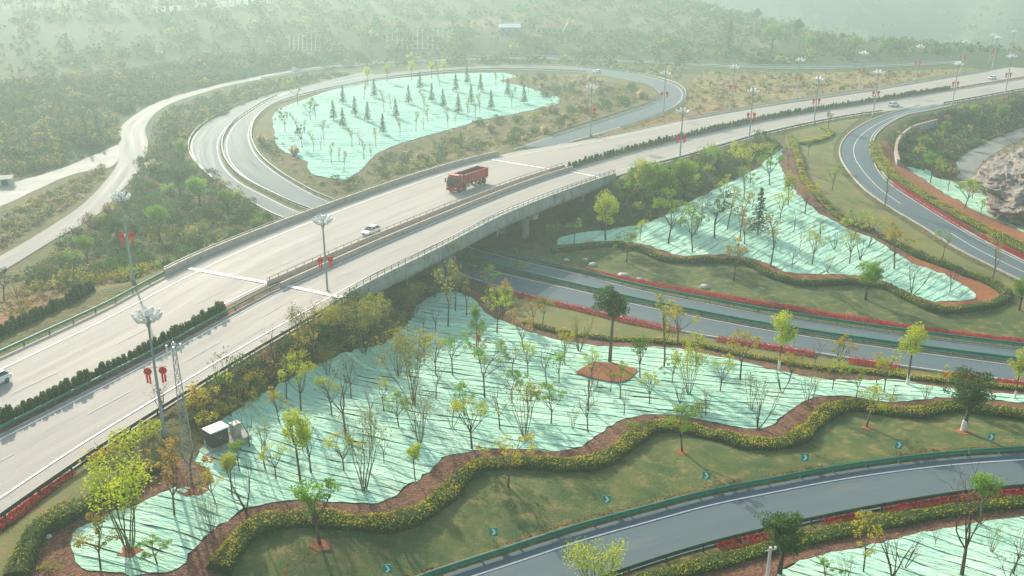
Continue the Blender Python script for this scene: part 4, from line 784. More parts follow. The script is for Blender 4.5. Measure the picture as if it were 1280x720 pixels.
plant([('conifer', x, y, 26-(160-y)*.06) for x, y in cf]+[('wispy', x, y, 27) for x, y in sp]+[('bare', x+9, y-3, 22) for x, y in sp[::2]]+[('tall', 484, 103, 26), ('tall', 540, 99, 24), ('tall', 460, 108, 26), ('tall', 515, 101, 26), ('leafy', 372, 132, 32), ('leafydark', 378, 185, 30), ('leafy', 388, 150, 28), ('tall', 555, 96, 22), ('leafydark', 356, 165, 30)], 'inside the loop ramp', 'saplings inside the loop ramp')
# ================================================================== bridge
M['deck'] = mat('bridge_concrete', (.40, .41, .37), (.30, .31, .28), rough=.85, scale=.5, c3=(.16, .17, .14), scale3=.9, amt3=.35, stretch=(1, 1, .35), spec=.25)
M['pinkwall'] = mat('parapet_concrete', (.50, .42, .35), (.42, .35, .29), rough=.85, scale=.5, c3=(.25, .2, .16), scale3=1.2, amt3=.2, spec=.25)
M['rail'] = mat('rail_green', (.012, .17, .10), (.02, .22, .14), rough=.5, scale=1, spec=.4)
M['raildull'] = mat('rail_dull', (.10, .15, .12), (.16, .17, .14), rough=.6, scale=1)
M['darkrail'] = mat('rail_dark', (.018, .06, .04), (.03, .09, .06), rough=.6, scale=1)
M['steel'] = mat('galvanised', (.42, .45, .45), (.32, .35, .35), rough=.5, scale=1.5, metal=.3)
bridge = thing('bridge', 'long concrete highway bridge with fenced parapets over the lower road', 'bridge', tuple(HM[(iA0+iA1)//2][:2])+(-8.0,))
bo = Vector(bridge.location)
def bchild(mb, name, m, parent=bridge):
    mb.v = [(v[0]-bo.x, v[1]-bo.y, v[2]-bo.z) for v in mb.v]; return mb.build(name, m, parent)
def wall(c, o0, o1, z0, z1, cap=True):
    a, b = offset(c, o0), offset(c, o1); L = len(c); mb = MB(); h0 = z0 if np.ndim(z0) else np.full(L, z0)
    vs = [(*q[:2], q[2]+z) for q, z in zip(a, h0)]+[(*q[:2], q[2]+z1) for q in a]+[(*q[:2], q[2]+z1) for q in b]+[(*q[:2], q[2]+z) for q, z in zip(b, h0)]
    fs = [(k*L+i, k*L+i+1, ((k+1) % 4)*L+i+1, ((k+1) % 4)*L+i) for k in range(4) for i in range(L-1)]+[(0, L, 2*L, 3*L), (L-1, 4*L-1, 3*L-1, 2*L-1)]
    return mb.add(vs, fs)
bs = slice(iA0-1, iA1+2); bl, bml, bmr, br = HLp[bs], HMl[bs], HMr[bs], HRp[bs]
def slab(a, b, z0, z1):
    L = len(a); vs = [(*q[:2], z1) for q in a]+[(*q[:2], z1) for q in b]+[(*q[:2], z0) for q in b]+[(*q[:2], z0) for q in a]
    fs = [(k*L+i, k*L+i+1, ((k+1) % 4)*L+i+1, ((k+1) % 4)*L+i) for k in range(4) for i in range(L-1)]+[(0, L, 2*L, 3*L), (L-1, 4*L-1, 3*L-1, 2*L-1)]
    return MB().add(vs, fs)
bchild(slab(offset(bl, -.5), offset(bml, .25), -.42, -.03), 'deck', M['deck']); bchild(slab(offset(bmr, -.25), offset(br, .5), -.42, -.03), 'deck', M['deck'])
for A, B, n in ((bl, bml, 7), (bmr, br, 5)):
    for k in range(n):
        t = (k+.35)/(n-.3); c = A*(1-t)+B*t; bchild(wall(c, -.55, .55, -1.9, -.424), 'girder', M['deck'])
bchild(wall(br, .05, .42, -.028, .95), 'parapet', M['deck']); bchild(wall(br, .503, .56, -1.05, .25), 'fascia', M['deck'])
bchild(wall(bl, -.42, -.05, -.028, 1.0), 'parapet', M['pinkwall'])
bchild(wall(bml, -.06, .22, -.028, .85), 'parapet', M['pinkwall']); bchild(wall(bmr, -.22, .06, -.028, .85), 'parapet', M['pinkwall'])
def topfence(c, off, z0, h, sp, m, rails=2, r=.045, name='fence_post'):
    q = offset(c, off)
    for k in range(rails): bchild(wall(q, -.04, .04, z0+h*(k+1)/rails-.05, z0+h*(k+1)/rails+.04), 'hand_rail', m)
    s = np.r_[0, np.cumsum(np.linalg.norm(np.diff(q[:, :2], axis=0), axis=1))]; me = MB().box((0, 0, h/2), (.09, .09, h)).mesh(name); me.materials.append(m)
    for t in np.arange(.5, s[-1], sp):
        o = child(name, me, None, bridge); o.location = (np.interp(t, s, q[:, 0])-bo.x, np.interp(t, s, q[:, 1])-bo.y, z0-bo.z)
topfence(br, .24, .95, .75, 1.8, M['raildull']); topfence(bml, .08, .85, .4, 2.0, M['raildull'], 1); topfence(bl, -.24, 1.0, .3, 3.0, M['rail'], 1)
for px in (562, 669):
    q = P(px, 306 if px == 562 else 257); i = nearest_on(br, q); 
    for A, B in ((bl, bml), (bmr, br)):
        a, b = Vector(A[i]), Vector(B[i]); d = (b-a).normalized(); ang = math.atan2(d.y, d.x); mid = (a+b)/2
        cap = bchild(MB().box((mid.x, mid.y, -2.4), ((b-a).length+.5, 1.5, .95), ang), 'pier_cap', M['deck'])
        for t in (.22, .78):
            p = a+(b-a)*t; g = min(zt(p.x, p.y)[0], -6); bchild(MB().tube((p.x, p.y, g-.6), (p.x, p.y, -2.86), .75, .75, 14), 'pier', M['deck'])
for i in (0, len(br)-1):
    a, b = Vector(bl[i]), Vector(br[i]); d = (b-a).normalized(); ang = math.atan2(d.y, d.x); mid = (a+b)/2
    bchild(MB().box((mid.x, mid.y, -4.6), ((b-a).length+1.2, .9, 8.3), ang), 'abutment', M['deck'])
# drain pipes down the right face
for px, py in ((455, 361), (505, 337), (562, 309), (620, 279), (669, 257), (725, 236)):
    i = nearest_on(br, P(px, py)); q = offset(br, .64)[i]; bchild(MB().tube((q[0], q[1], -2.6), (q[0], q[1], .2), .09, n=6), 'drain_pipe', M['steel'])
# ================================================================== guardrails
post_me = MB().box((0, 0, .3), (.14, .14, .95)).mesh('post')
def guardrail(c, label, m='rail', h=.78, deep=.42, sp=4.0, thick=.12, name='guardrail', face=1, cat='guardrail'):
    i0 = len(c)//2; root = thing(name, label, cat, (c[i0][0], c[i0][1], c[i0][2]-.12), group='guardrails along the roads'); ro = Vector(root.location)
    prof = [(0, h), (thick, h-.03), (thick*.35, h-deep*.5), (thick, h-deep+.03), (0, h-deep), (-.03, h-deep*.5)]
    L = len(c); nr = normals(c); vs = []
    for x, z in prof: vs += [(q[0]+n_[0]*x*face-ro.x, q[1]+n_[1]*x*face-ro.y, q[2]+z-ro.z) for q, n_ in zip(c, nr)]
    K = len(prof); mb = MB().add(vs, [(k*L+i, k*L+i+1, ((k+1) % K)*L+i+1, ((k+1) % K)*L+i) for k in range(K) for i in range(L-1)]); mb.build('beam', M[m], root)
    s = np.r_[0, np.cumsum(np.linalg.norm(np.diff(c[:, :2], axis=0), axis=1))]; key = 'post_'+m
    if key not in TREES: me = MB().box((0, 0, .3), (.14, .14, 1.0)).mesh('post'); me.materials.append(M[m]); TREES[key] = me
    for t in np.arange(.6, s[-1], sp):
        o = child('post', TREES[key], None, root); o.location = (np.interp(t, s, c[:, 0])-ro.x-.0, np.interp(t, s, c[:, 1])-ro.y, np.interp(t, s, c[:, 2])-ro.z-.12)
    return root
def cut(c, p, q):
    i, j = sorted((nearest_on(c, p), nearest_on(c, q))); return c[i:j+1]
def side(a, b): return 1 if np.dot(normals(a)[5], (b-a)[5, :2]) > 0 else -1
sF = side(frA, frB); guardrail(offset(frA, -sF*.15), 'green guardrail on the far edge of the front ramp, below the arrow signs', deep=.5, face=sF)
guardrail(offset(frB, sF*.25), 'dark green guardrail on the near edge of the front ramp beside red flowers', 'darkrail', face=-sF)
sL = side(loopA, loopB)
un = lambda c: cut(c, P(560, 300, -7), P(1340, 445, -7))
guardrail(offset(un(loopA), -sL*.35), 'green guardrail on the far edge of the lower road', deep=.55, face=sL)
md = (cut(loopB, P(560, 318, -7), P(1340, 460, -7))); guardrail(offset(md, sL*.2), 'green guardrail down the middle of the lower road', deep=.6, thick=.2)
guardrail(offset(cut(loopB, P(345, 120, -4.6), P(480, 295, -7)), sL*.2), 'dull guardrail dividing the two lanes of the loop', 'darkrail')
guardrail(offset(cut(loopA, P(735, 91, -1.6), P(450, 265, -7)), -sL*.3), 'dull green guardrail round the inside of the loop', 'raildull')
guardrail(offset(cut(loopA, P(690, 170, 0), P(800, 103, -1)), -sL*.3), 'low guardrail inside the right bend of the loop', 'raildull')
guardrail(offset(cut(loopB, P(770, 160, 0), P(640, 82, -2.3)), sL*.3), 'pale barrier round the outside of the loop bend', 'steel')
guardrail(offset(cut(outB, P(400, 103, -4), P(470, 314, -7)), sL*.3), 'dull guardrail on the outer edge of the loop', 'raildull')
guardrail(offset(HLp[:iA0], -.25), 'green guardrail on the far edge of the highway at the lower left', face=1)
guardrail(offset(HRp[:iA0], .25), 'dark green guardrail on the near edge of the highway at the lower left', 'darkrail', face=-1)
guardrail(offset(HM[:iA0], .75), 'green guardrail along the near median shrubs', deep=.3)
guardrail(offset(HM[iA1:], .75), 'thin guardrail along the far median shrubs', 'darkrail', deep=.3)
guardrail(offset(cut(HRp, P(785, 215), P(1105, 141)), .3), 'dark guardrail on the near edge of the highway beyond the bridge', 'darkrail', face=-1)
guardrail(offset(cut(HRp, P(1180, 130), P(1330, 103)), .3), 'guardrail on the near edge of the highway at the far right', 'darkrail', face=-1)
guardrail(offset(cut(HLp, P(860, 149), P(1235, 89)), -.35), 'pale guardrail on the far edge of the highway beyond the loop', 'steel', face=1)
guardrail(offset(cut(cyB, P(320, 99, -3.8), P(1190, 79, -1)), side(cyA, cyB)*.4), 'pale barrier along the country road behind the loop', 'steel', deep=.5)
guardrail(offset(cut(cyA, P(400, 82, -3), P(1190, 77, -1)), -side(cyA, cyB)*.4), 'pale barrier on the hill side of the country road', 'steel', deep=.5)
# ================================================================== median shrubs
def shrub_mesh(seed, lm, r=.52, h=1.1, n=260, cone=.8):
    g = np.random.default_rng(seed); z = g.random(n)**.8; a = g.uniform(0, 6.28, n); R = r*(1-cone*z)**.75*(.55+.45*g.random(n)**.4)
    mb = MB(); mb.tube((0, 0, -.1), (0, 0, h*.5), .05, .03, 5); mb.lathe([(r*.6, .06), (r*.75, h*.3), (r*.4, h*.65), (.05, h*.88)], n=7); mb.k = 1; add_leaves(mb, np.c_[R*np.cos(a), R*np.sin(a), .05+z*h], .2, .6)
    me = mb.mesh('shrub'); me.materials.append(M['core']); me.materials.append(lm); return me
SH = [shrub_mesh(i, LM['dark'] if i % 3 else LM['hedge']) for i in range(5)]
def ordinal(n):
    if n < 30: return ORD[n-1]
    h, r = divmod(n, 100); tens = ['', '', 'twenty', 'thirty', 'forty', 'fifty', 'sixty', 'seventy', 'eighty', 'ninety']; pre = 'one hundred ' if h else ''
    if r == 0: return 'one hundredth'
    if r < 20: return pre+ORD[r-1]
    t, u = divmod(r, 10); return pre+(tens[t]+'-'+ORD[u-1] if u else tens[t][:-1]+'ieth')
def shrub_row(c, sp, sc, label, group, jit=.1, back=False):
    s = np.r_[0, np.cumsum(np.linalg.norm(np.diff(c[:, :2], axis=0), axis=1))]
    ts = np.arange(sp*.5, s[-1], sp)
    for i_, t in enumerate(ts):
        x, y, z = (np.interp(t, s, c[:, k]) for k in range(3)); o = link('median_shrub' if 'median' in label else 'shrub', random.choice(SH))
        o.location = (x+random.uniform(-jit, jit), y+random.uniform(-jit, jit), z); k = sc*random.uniform(.8, 1.15); o.scale = (k, k, k*random.uniform(.9, 1.25)); o.rotation_euler = (0, 0, random.uniform(0, 6)); tag(o, label % ordinal(len(ts)-i_ if back else i_+1), 'shrub', group)
mz = HM.copy(); mz[:, 2] += .15
shrub_row(offset(cut(mz, P(-60, 566), P(285, 388)), -.25), .82, 1.2, '%s pointed dark shrub from the bridge in the near median row', 'shrubs in the near median row', back=True)
shrub_row(offset(mz[iA1+1:iA1+115], -.1), 1.3, 1.15, '%s pointed dark shrub from the bridge in the far median row', 'shrubs in the far median row')
gq = np.array(GP([(-15, 428), (20, 411), (60, 393), (100, 372), (118, 362)])); shrub_row(curve(gq, 1.0), 1.0, 1.4, '%s small green shrub from the left in the row behind the left guardrail', 'shrubs behind the left guardrail')
# ================================================================== bushes
def bush_mesh(seed, lm, n=420, kind='dome'):
    g = np.random.default_rng(seed); mb = MB(); C_ = []
    if kind == 'dome':
        for i in range(16):
            a = g.uniform(0, 6.28); r = .72*g.random()**.5; zc = (.28+.55*g.random())*(1-.45*r); C_.append(((math.cos(a)*r*.9, math.sin(a)*r*.9, zc), .18+.14*g.random()))
        for a in range(6): mb.tube((0, 0, -.08), (.45*math.cos(a), .45*math.sin(a), .55), .02, .008, 4, False)
        mb.k = 1
        for c, r in C_: add_leaves(mb, blob(c, r, n//16, g, .85, .45), .11)
    else:                                              # grass with plumes
        for i in range(70):
            a = g.uniform(0, 6.28); r = .12+.55*g.random(); h = .45+.5*g.random(); x, y = math.cos(a), math.sin(a); w_ = .03
            mb.k = 1; mb.add([(x*.08-y*w_, y*.08+x*w_, -.05), (x*.08+y*w_, y*.08-x*w_, -.05), (x*r*.7, y*r*.7, h), (x*r, y*r, h*.85)], [(0, 1, 2), (1, 3, 2)])
        for i in range(14):
            a = g.uniform(0, 6.28); r = .4*g.random(); P0 = np.array((math.cos(a)*r, math.sin(a)*r, .75)); add_leaves(mb, P0+np.c_[g.normal(0, .03, (9, 2)), np.linspace(0, .32, 9)], .12, .1)
    me = mb.mesh('bush'); me.materials.append(M['darkbark']); me.materials.append(lm); return me
BU = {k: [bush_mesh(i*11+hash_(k), LM[k]) for i in range(3)] for k in ('scrub', 'olive', 'rust', 'green', 'lime', 'yellow', 'dark')}
BU['straw'] = [bush_mesh(i*5+2, LM['straw'], kind='plume') for i in range(3)]
def scatter(poly, n, s0, s1, kinds, label, group, name='bush', cat='bush', mind=.55, hs=.8):
    p = np.array([q[:2] for q in poly]); done = []; tries = 0; made = {}
    while len(done) < n and tries < n*60:
        tries += 1; x, y = rng.uniform(p[:, 0].min(), p[:, 0].max()), rng.uniform(p[:, 1].min(), p[:, 1].max())
        if not inside(poly, np.array([x]), np.array([y]))[0]: continue
        s = random.uniform(s0, s1)
        if any((x-a)**2+(y-b)**2 < (mind*(s+c)/2)**2 for a, b, c in done): continue
        done.append((x, y, s)); k = random.choices(list(kinds), list(kinds.values()))[0]
        o = link(name if k != 'straw' else 'pampas_grass', random.choice(BU[k])); o.location = (x, y, zt(x, y)[0]-.05); o.scale = (s*.62, s*.62, s*hs*random.uniform(.6, 1)); o.rotation_euler = (0, 0, random.uniform(0, 6))
        w_ = {'scrub': 'dark green scrub bush', 'olive': 'olive bush', 'rust': 'brownish dry bush', 'green': 'bright green bush', 'lime': 'lime green bush', 'yellow': 'yellow bush', 'dark': 'dark evergreen bush', 'straw': 'pale plumed grass clump'}[k]
        tag(o, w_+' '+label, 'grass' if k == 'straw' else cat, group+', '+w_); made.setdefault(w_, []).append(o)
    for w_, os_ in made.items():
        os_.sort(key=lambda q: q.location.x/q.location.y)
        if 1 < len(os_) <= 30:
            for i_, o in enumerate(os_): o['label'] = '%s %s from the left %s' % (ordinal(i_+1), w_, label)
scatter(SC3['slope'], 62, 2.2, 4.2, {'olive': 4, 'yellow': 2.4, 'scrub': 4, 'lime': 2, 'rust': 1}, 'on the near highway bank', 'bushes on the highway bank')
scatter(SC3['left'], 150, 3.0, 6.0, {'scrub': 8, 'olive': 2, 'dark': 2, 'rust': .8, 'straw': .4, 'green': 1}, 'in the thicket left of the highway', 'bushes in the left thicket')
scatter(SC3['loop'], 105, 2.8, 5.6, {'scrub': 8, 'olive': 2, 'straw': 1.6, 'rust': .8}, 'on the rim inside the loop ramp', 'bushes inside the loop')
scatter(SC3['behind'], 40, 3.0, 6.5, {'green': 3, 'scrub': 4, 'lime': 2, 'dark': 2}, 'on the bank behind the far bridge end', 'bushes behind the bridge')
scatter(GP([(520, 385), (545, 362), (560, 340), (640, 330), (600, 300), (680, 296), (640, 372), (600, 385)]), 10, 1.6, 3.2, {'scrub': 3, 'green': 2, 'lime': 1}, 'in the shade beside the bridge piers', 'bushes beside the piers', mind=.8)
for px, py, s, k, lb in ((190, 545, 3.6, 'lime', 'lime green spiky bush at the foot of the near lamp'), (160, 562, 4.6, 'lime', 'rounded lime bush behind the big yellow-green tree'), (140, 575, 3.4, 'yellow', 'golden bush behind the big yellow-green tree'), (62, 716, 2.0, 'olive', 'small olive bush at the bottom left corner'), (270, 558, 1.6, 'olive', 'olive bush in front of the equipment cabinet'), (178, 340, 3.2, 'yellow', 'yellow bush behind the left lamp'), (196, 334, 2.2, 'lime', 'lime bush where the far parapet starts'), (1058, 282, 3.2, 'lime', 'lime bush at the edge of the tongue-shaped net'), (1020, 238, 3.0, 'yellow', 'yellow bush on the edge of the dry lawn'), (875, 515, 2.8, 'lime', 'lime bush in the wavy hedge below the near net'), (790, 536, 2.0, 'green', 'green bush at the bend of the wavy hedge')):
    b = G(px, py); o = link('bush', random.choice(BU[k])); o.location = (b[0], b[1], b[2]-.05); o.scale = (s*.6, s*.6, s*.62); tag(o, lb, 'bush')
def mass(name, poly, n, s0, s1, kinds, label, leaves=34, hs=.6):
    """a cover nobody could count, as one mesh"""
    p = np.array([q[:2] for q in poly]); mb = MB(); ks = list(kinds); X = rng.uniform(p[:, 0].min(), p[:, 0].max(), n*4); Y = rng.uniform(p[:, 1].min(), p[:, 1].max(), n*4)
    k = inside(poly, X, Y); X, Y = X[k][:n], Y[k][:n]; Zg = zt(X, Y); S_ = rng.uniform(s0, s1, len(X)); ki = rng.choice(len(ks), len(X), p=np.array(list(kinds.values()))/sum(kinds.values()))
    for j in range(len(ks)):
        mb.k = j; s_ = ki == j
        if not s_.any(): continue
        c = np.repeat(np.c_[X, Y, Zg][s_], leaves, 0); S2 = np.repeat(S_[s_], leaves); v = rng.normal(size=(len(c), 3)); v /= np.linalg.norm(v, axis=1)[:, None]; v[:, 2] = np.abs(v[:, 2])
        c = c+v*(S2*(.5+.5*rng.random(len(c))))[:, None]*np.array([.55, .55, hs]); add_leaves(mb, c, S2*rng.uniform(.15, .30, len(c)), .4, .8)
    o = mb.build(name, [LM[q] for q in ks]); return tag(o, label, 'scrub', kind='stuff')
mass('scrub', SC3['left'], 900, .7, 1.8, {'scrub': 5, 'olive': 3, 'rust': 2}, 'low undergrowth between the bushes left of the highway')
mass('scrub', SC3['slope'], 380, .5, 1.3, {'olive': 4, 'scrub': 3, 'yellow': 1.5, 'rust': 2}, 'low undergrowth on the bank of the highway')
mass('scrub', SC3['loop'], 700, .6, 1.8, {'olive': 3, 'straw': 3, 'rust': 1.5, 'scrub': 4}, 'dry grass and low scrub round the loop net')
mass('scrub', SC3['field'], 800, .8, 2.6, {'straw': 6, 'rust': 3, 'olive': 3, 'scrub': 3}, 'dry grass field with scrub beyond the highway')
mass('scrub', SC3['gully'], 420, 1.2, 4.0, {'scrub': 6, 'dark': 2, 'rust': 3, 'olive': 2}, 'dark scrub filling the gully at the right')
mass('scrub', SC3['leftroad'], 300, .6, 2.0, {'olive': 4, 'rust': 3, 'straw': 2, 'scrub': 2}, 'dry scrub between the country road and the concrete yard')
mass('scrub', SC3['bank'], 500, 1.5, 4.5, {'scrub': 5, 'rust': 2, 'olive': 3, 'dark': 2}, 'wooded bank above the concrete yard')
mass('scrub', SC3['behind'], 260, .6, 2.2, {'scrub': 5, 'dark': 3, 'olive': 1}, 'low undergrowth on the bank beyond the bridge')
mass('scrub', GP([(560, 80), (735, 82), (850, 100), (860, 84), (720, 77), (560, 77)]), 260, .8, 2.6, {'straw': 2, 'olive': 4, 'scrub': 4}, 'scrub strip between the loop and the country road')
mass('scrub', GP([(0, 372), (60, 342), (150, 330), (165, 348), (60, 392), (0, 418)]), 130, .5, 1.5, {'rust': 5, 'olive': 2, 'straw': 1}, 'reddish scrub on the bare soil left of the highway')
mass('scrub', GP([(730, 175), (820, 148), (852, 142), (870, 148), (800, 160), (745, 176)]), 150, .3, .8, {'rust': 4, 'straw': 3, 'olive': 2}, 'dry grass on the gore between loop and highway', hs=.5)
mass('scrub', GP([(1112, 176), (1128, 158), (1165, 142), (1175, 140), (1140, 160), (1122, 190)]), 120, .6, 1.8, {'lime': 4, 'olive': 3, 'orange': 1, 'yellow': 1}, 'lime green planting above the curved retaining wall')
mass('scrub', GP([(192, 165), (215, 135), (300, 110), (400, 93), (440, 93), (380, 106), (320, 124), (275, 145), (246, 162), (228, 182), (225, 200), (200, 190)]), 420, 1.5, 4.0, {'scrub': 6, 'olive': 2, 'rust': 1}, 'hazy scrub between the country road and the outer loop lane')
mass('scrub', GP([(-20, 168), (100, 150), (145, 142), (165, 138), (240, 110), (330, 88), (400, 79), (380, 66), (250, 70), (120, 95), (-20, 110)]), 900, 2.0, 6.0, {'scrub': 6, 'olive': 1.5, 'dark': 3, 'rust': 1}, 'hazy scrub on the slope above the country road')
hp = [(-520, 330), (-180, 330), (-150, 420), (-40, 440), (120, 440), (240, 470), (300, 520), (180, 600), (160, 760), (-100, 900), (-600, 900)]
mass('hillside_wood', hp, 5600, 3, 8.5, {'scrub': 7, 'olive': .7, 'dark': 5, 'rust': .8}, 'hazy scrub and woods over the hillside behind the roads', 28, .55)
mass('hillside_wood', [(150, 620), (350, 560), (700, 700), (1000, 1000), (900, 1400), (100, 1400), (60, 900)], 1800, 6, 16, {'scrub': 5, 'dark': 4, 'olive': 2}, 'faint woods on the far mountain in the haze', 18, .45)

mass('leaf_litter', soft(GP(HEDGE_A[::-1]+[(255, 745)]+[(90, 735), (30, 720), (36, 692), (52, 668), (78, 652), (112, 634), (155, 612), (200, 590), (225, 580), (230, 612)]+[(207, 622), (160, 644), (132, 652), (100, 668), (92, 685)]+NET_A[1:36])), 2600, .1, .4, {'rust': 4, 'redbrown': 3, 'olive': 2}, 'dead leaves and dry stalks on the brown mulch', 5, .5)
mass('grass_tufts', soft(GP(lawn_f)), 5200, .12, .4, {'olive': 3, 'green': 2, 'scrub': 3, 'rust': 1}, 'short uneven grass tufts on the front lawn', 4, .5)
mass('grass_tufts', GP([(690, 330), (740, 314), (800, 318), (860, 332), (960, 350), (1068, 358), (1139, 380), (1215, 392), (1300, 395), (1310, 424), (1085, 398), (850, 358)]), 2600, .15, .45, {'olive': 3, 'green': 1.5, 'scrub': 3, 'rust': 1}, 'short uneven grass tufts on the lawn beyond the lower road', 4, .5)
mass('grass_tufts', GP([(640, 374), (840, 417), (1090, 460), (1300, 489), (1080, 464), (865, 430), (670, 407)]), 1500, .12, .4, {'olive': 3, 'yellow': 1, 'rust': 2}, 'short dry grass tufts on the lawn below the lower road', 4, .5)
# ================================================================== street lamps
M['lamppost'] = mat('lamp_post_paint', (.30, .36, .36), (.24, .30, .30), rough=.45, scale=2, metal=.2)
M['lantern'] = mat('lantern_glass', (.78, .80, .78), (.66, .68, .67), rough=.25, scale=3, spec=.5)
M['redcloth'] = mat('red_ornament', (.75, .02, .015), (.62, .02, .015), rough=.6, scale=3, trans=.25)
def lamp_proto():
    r = thing('street_lamp', 'x', 'street lamp'); 
    mb = MB(); mb.lathe([(.32, -.4), (.32, .5), (.24, .9), (.17, 1.0), (.14, 6), (.11, 12.0), (.16, 12.1), (.26, 12.5), (.1, 12.9)], n=10); mb.build('pole', M['lamppost'], r, True)
    hd = MB(); hd.lathe([(.1, 12.4), (.3, 12.7), (.22, 13.0), (.08, 13.5)], n=10)
    for k in range(8):
        a = k*math.pi/4; hd.tube((0, 0, 12.5), (.95*math.cos(a), .95*math.sin(a), 12.9), .05, .05, 5)
    for k in range(4):
        a = k*math.pi/2+.4; hd.tube((0, 0, 13.0), (.5*math.cos(a), .5*math.sin(a), 13.5), .045, .045, 5)
    head = hd.build('lamp_head', M['lamppost'], r)
    lm = MB().lathe([(.06, 0), (.17, .18), (.21, .5), (.15, .85), (.05, 1.0)], n=8).mesh('lantern', True); lm.materials.append(M['lantern'])
    for k in range(8):
        a = k*math.pi/4; o = child('lantern', lm, None, head); o.location = (.85*math.cos(a), .85*math.sin(a), 12.8); o.rotation_euler = (0, .62, a)
    for k in range(4):
        a = k*math.pi/2+.4; o = child('lantern', lm, None, head); o.location = (.45*math.cos(a), .45*math.sin(a), 13.4); o.rotation_euler = (0, .25, a); o.scale = (.9, .9, .75)
    for s in (-1, 1):
        m2 = MB(); m2.tube((0, 0, 7.75), (s*1.15, 0, 7.75), .03, n=5)
        for j in range(9):
            t = 6.283*j/8; m2.lathe([(.1, -.06), (.17, 0), (.1, .06)], (s*.72+.26*math.cos(t), 0, 7.35+.26*math.sin(t)), 6, Matrix.Rotation(math.pi/2, 3, 'X'))
        m2.lathe([(.22, -.07), (.22, .07)], (s*.72, 0, 7.35), 10, Matrix.Rotation(math.pi/2, 3, 'X')); m2.box((s*.6, 0, 6.5), (.18, .06, 1.0)); m2.box((s*.86, 0, 6.55), (.18, .06, .9)); m2.build('red_ornament', M['redcloth'], r)
    return r
LAMPS = [(206, 545, 'tall lotus-headed lamp with red ornaments beside the lattice mast'), (411, 384, 'tall lotus-headed lamp with red ornaments at the near end of the bridge'), (167, 353, 'lotus-headed lamp with red ornaments on the far verge left of the bridge')]
right = [(849, 211), (936, 178), (1017, 157), (1091, 146), (1190, 132), (1256, 119)]
left = [(738, 171), (829, 147), (914, 137), (995, 125), (1074, 113), (1144, 102), (1200, 94), (1240, 87)]
for i, q in enumerate(right): LAMPS.append((*q, '%s lotus-headed lamp from the bridge on the near side of the highway' % ORD[i]))
for i, q in enumerate(left): LAMPS.append((*q, '%s lotus-headed lamp from the bridge on the far side of the highway' % ORD[i]))
LAMPS += [(1236, 80, 'distant lotus-headed lamp past the far verge row, left of the last one'), (1262, 74, 'most distant lotus-headed lamp near the right edge')]
lp = None
for px, py, lb in LAMPS:
    o = lamp_proto() if lp is None else copy_tree(lp); lp = lp or o; b = G(px, py); o.location = b; k = 1.0 if b[1] < 420 else .95; o.scale = (k*(1.0 if b[1] < 200 else 1.15),)*2+(k,)
    o.rotation_euler = (0, 0, R_(10)); tag(o, lb, 'street lamp', 'lotus-headed street lamps')
# ================================================================== arrow signs
M['signgreen'] = mat('sign_teal', (.005, .30, .24), (.006, .34, .27), rough=.5, scale=2); M['signwhite'] = mat('sign_white', (.80, .82, .78), rough=.5)
SGN = ['leftmost', 'second', 'third', 'fourth', 'fifth', 'sixth', 'rightmost']
for i, (px, py) in enumerate([(485, 716), (617, 669), (758, 628), (882, 598), (1005, 575), (1122, 559), (1237, 549)]):
    b = G(px, py+7); t = thing('arrow_sign', ('%s teal sign with white arrow along the front ramp' if i in (0, 6) else '%s teal sign with white arrow from the left along the front ramp') % SGN[i], 'road sign', b, R_(-8), 'arrow signs along the front ramp')
    MB().tube((0, .04, -.3), (0, .04, 1.3), .04, n=6).build('post', M['steel'], t); pl = MB().box((0, 0, 1.0), (.78, .04, .92)).build('panel', M['signgreen'], t)
    a = MB()
    for s in (1, -1): a.add([(-.20, -.026, 1+s*.34), (.02, -.026, 1+s*.34), (.24, -.026, 1), (.02, -.026, 1)], [(0, 1, 2, 3)][::1] if s > 0 else [(3, 2, 1, 0)])
    ar = a.build('arrow', M['signwhite'], t)
# ================================================================== lattice mast, cabinets, posts, stones
b = G(241, 606); mh = z_at(b, 221, 430); mast = thing('lattice_mast', 'grey steel lattice mast beside the near lamp', 'mast', b, .35)
def lev(z): return .55-.40*min(z/mh, 1)
for sx in (-1, 1):
    for sy in (-1, 1): MB().tube((sx*lev(0), sy*lev(0), -.4), (sx*lev(mh), sy*lev(mh), mh), .045, .03, 5).build('leg', M['steel'], mast)
zs = np.linspace(.2, mh-.3, 15); br_ = MB()
for i in range(14):
    z0, z1 = zs[i], zs[i+1]; r0, r1 = lev(z0), lev(z1); c0 = [(-r0, -r0), (r0, -r0), (r0, r0), (-r0, r0)]; c1 = [(-r1, -r1), (r1, -r1), (r1, r1), (-r1, r1)]
    for k in range(4):
        m = (k+1) % 4; br_.tube((*c0[k], z0), (*c1[m], z1), .02, n=4); br_.tube((*c0[m], z0), (*c1[k], z1), .02, n=4); br_.tube((*c1[k], z1), (*c1[m], z1), .02, n=4)
br_.build('bracing', M['steel'], mast)
tp = MB(); tp.tube((-.6, 0, mh-.6), (.6, 0, mh-.6), .02, n=5); tp.tube((0, -.6, mh-.6), (0, .6, mh-.6), .02, n=5); tp.build('cross_arm', M['steel'], mast)
for x, y in ((-.6, 0), (.6, 0), (0, -.6), (0, .6)): MB().box((x, y, mh-.5), (.14, .14, .9)).build('antenna', M['lantern'], mast)
MB().tube((0, 0, mh-.2), (0, 0, mh+1.2), .03, .015, 5).build('lightning_rod', M['steel'], mast)
M['cabdark'] = mat('cabinet_dark', (.07, .065, .055), (.10, .09, .075), rough=.6, scale=1.5); M['cabroof'] = mat('cabinet_roof', (.62, .66, .66), (.5, .54, .54), rough=.5, scale=1.5); M['beige'] = mat('beige_paint', (.42, .43, .35), (.35, .36, .29), rough=.6, scale=2)
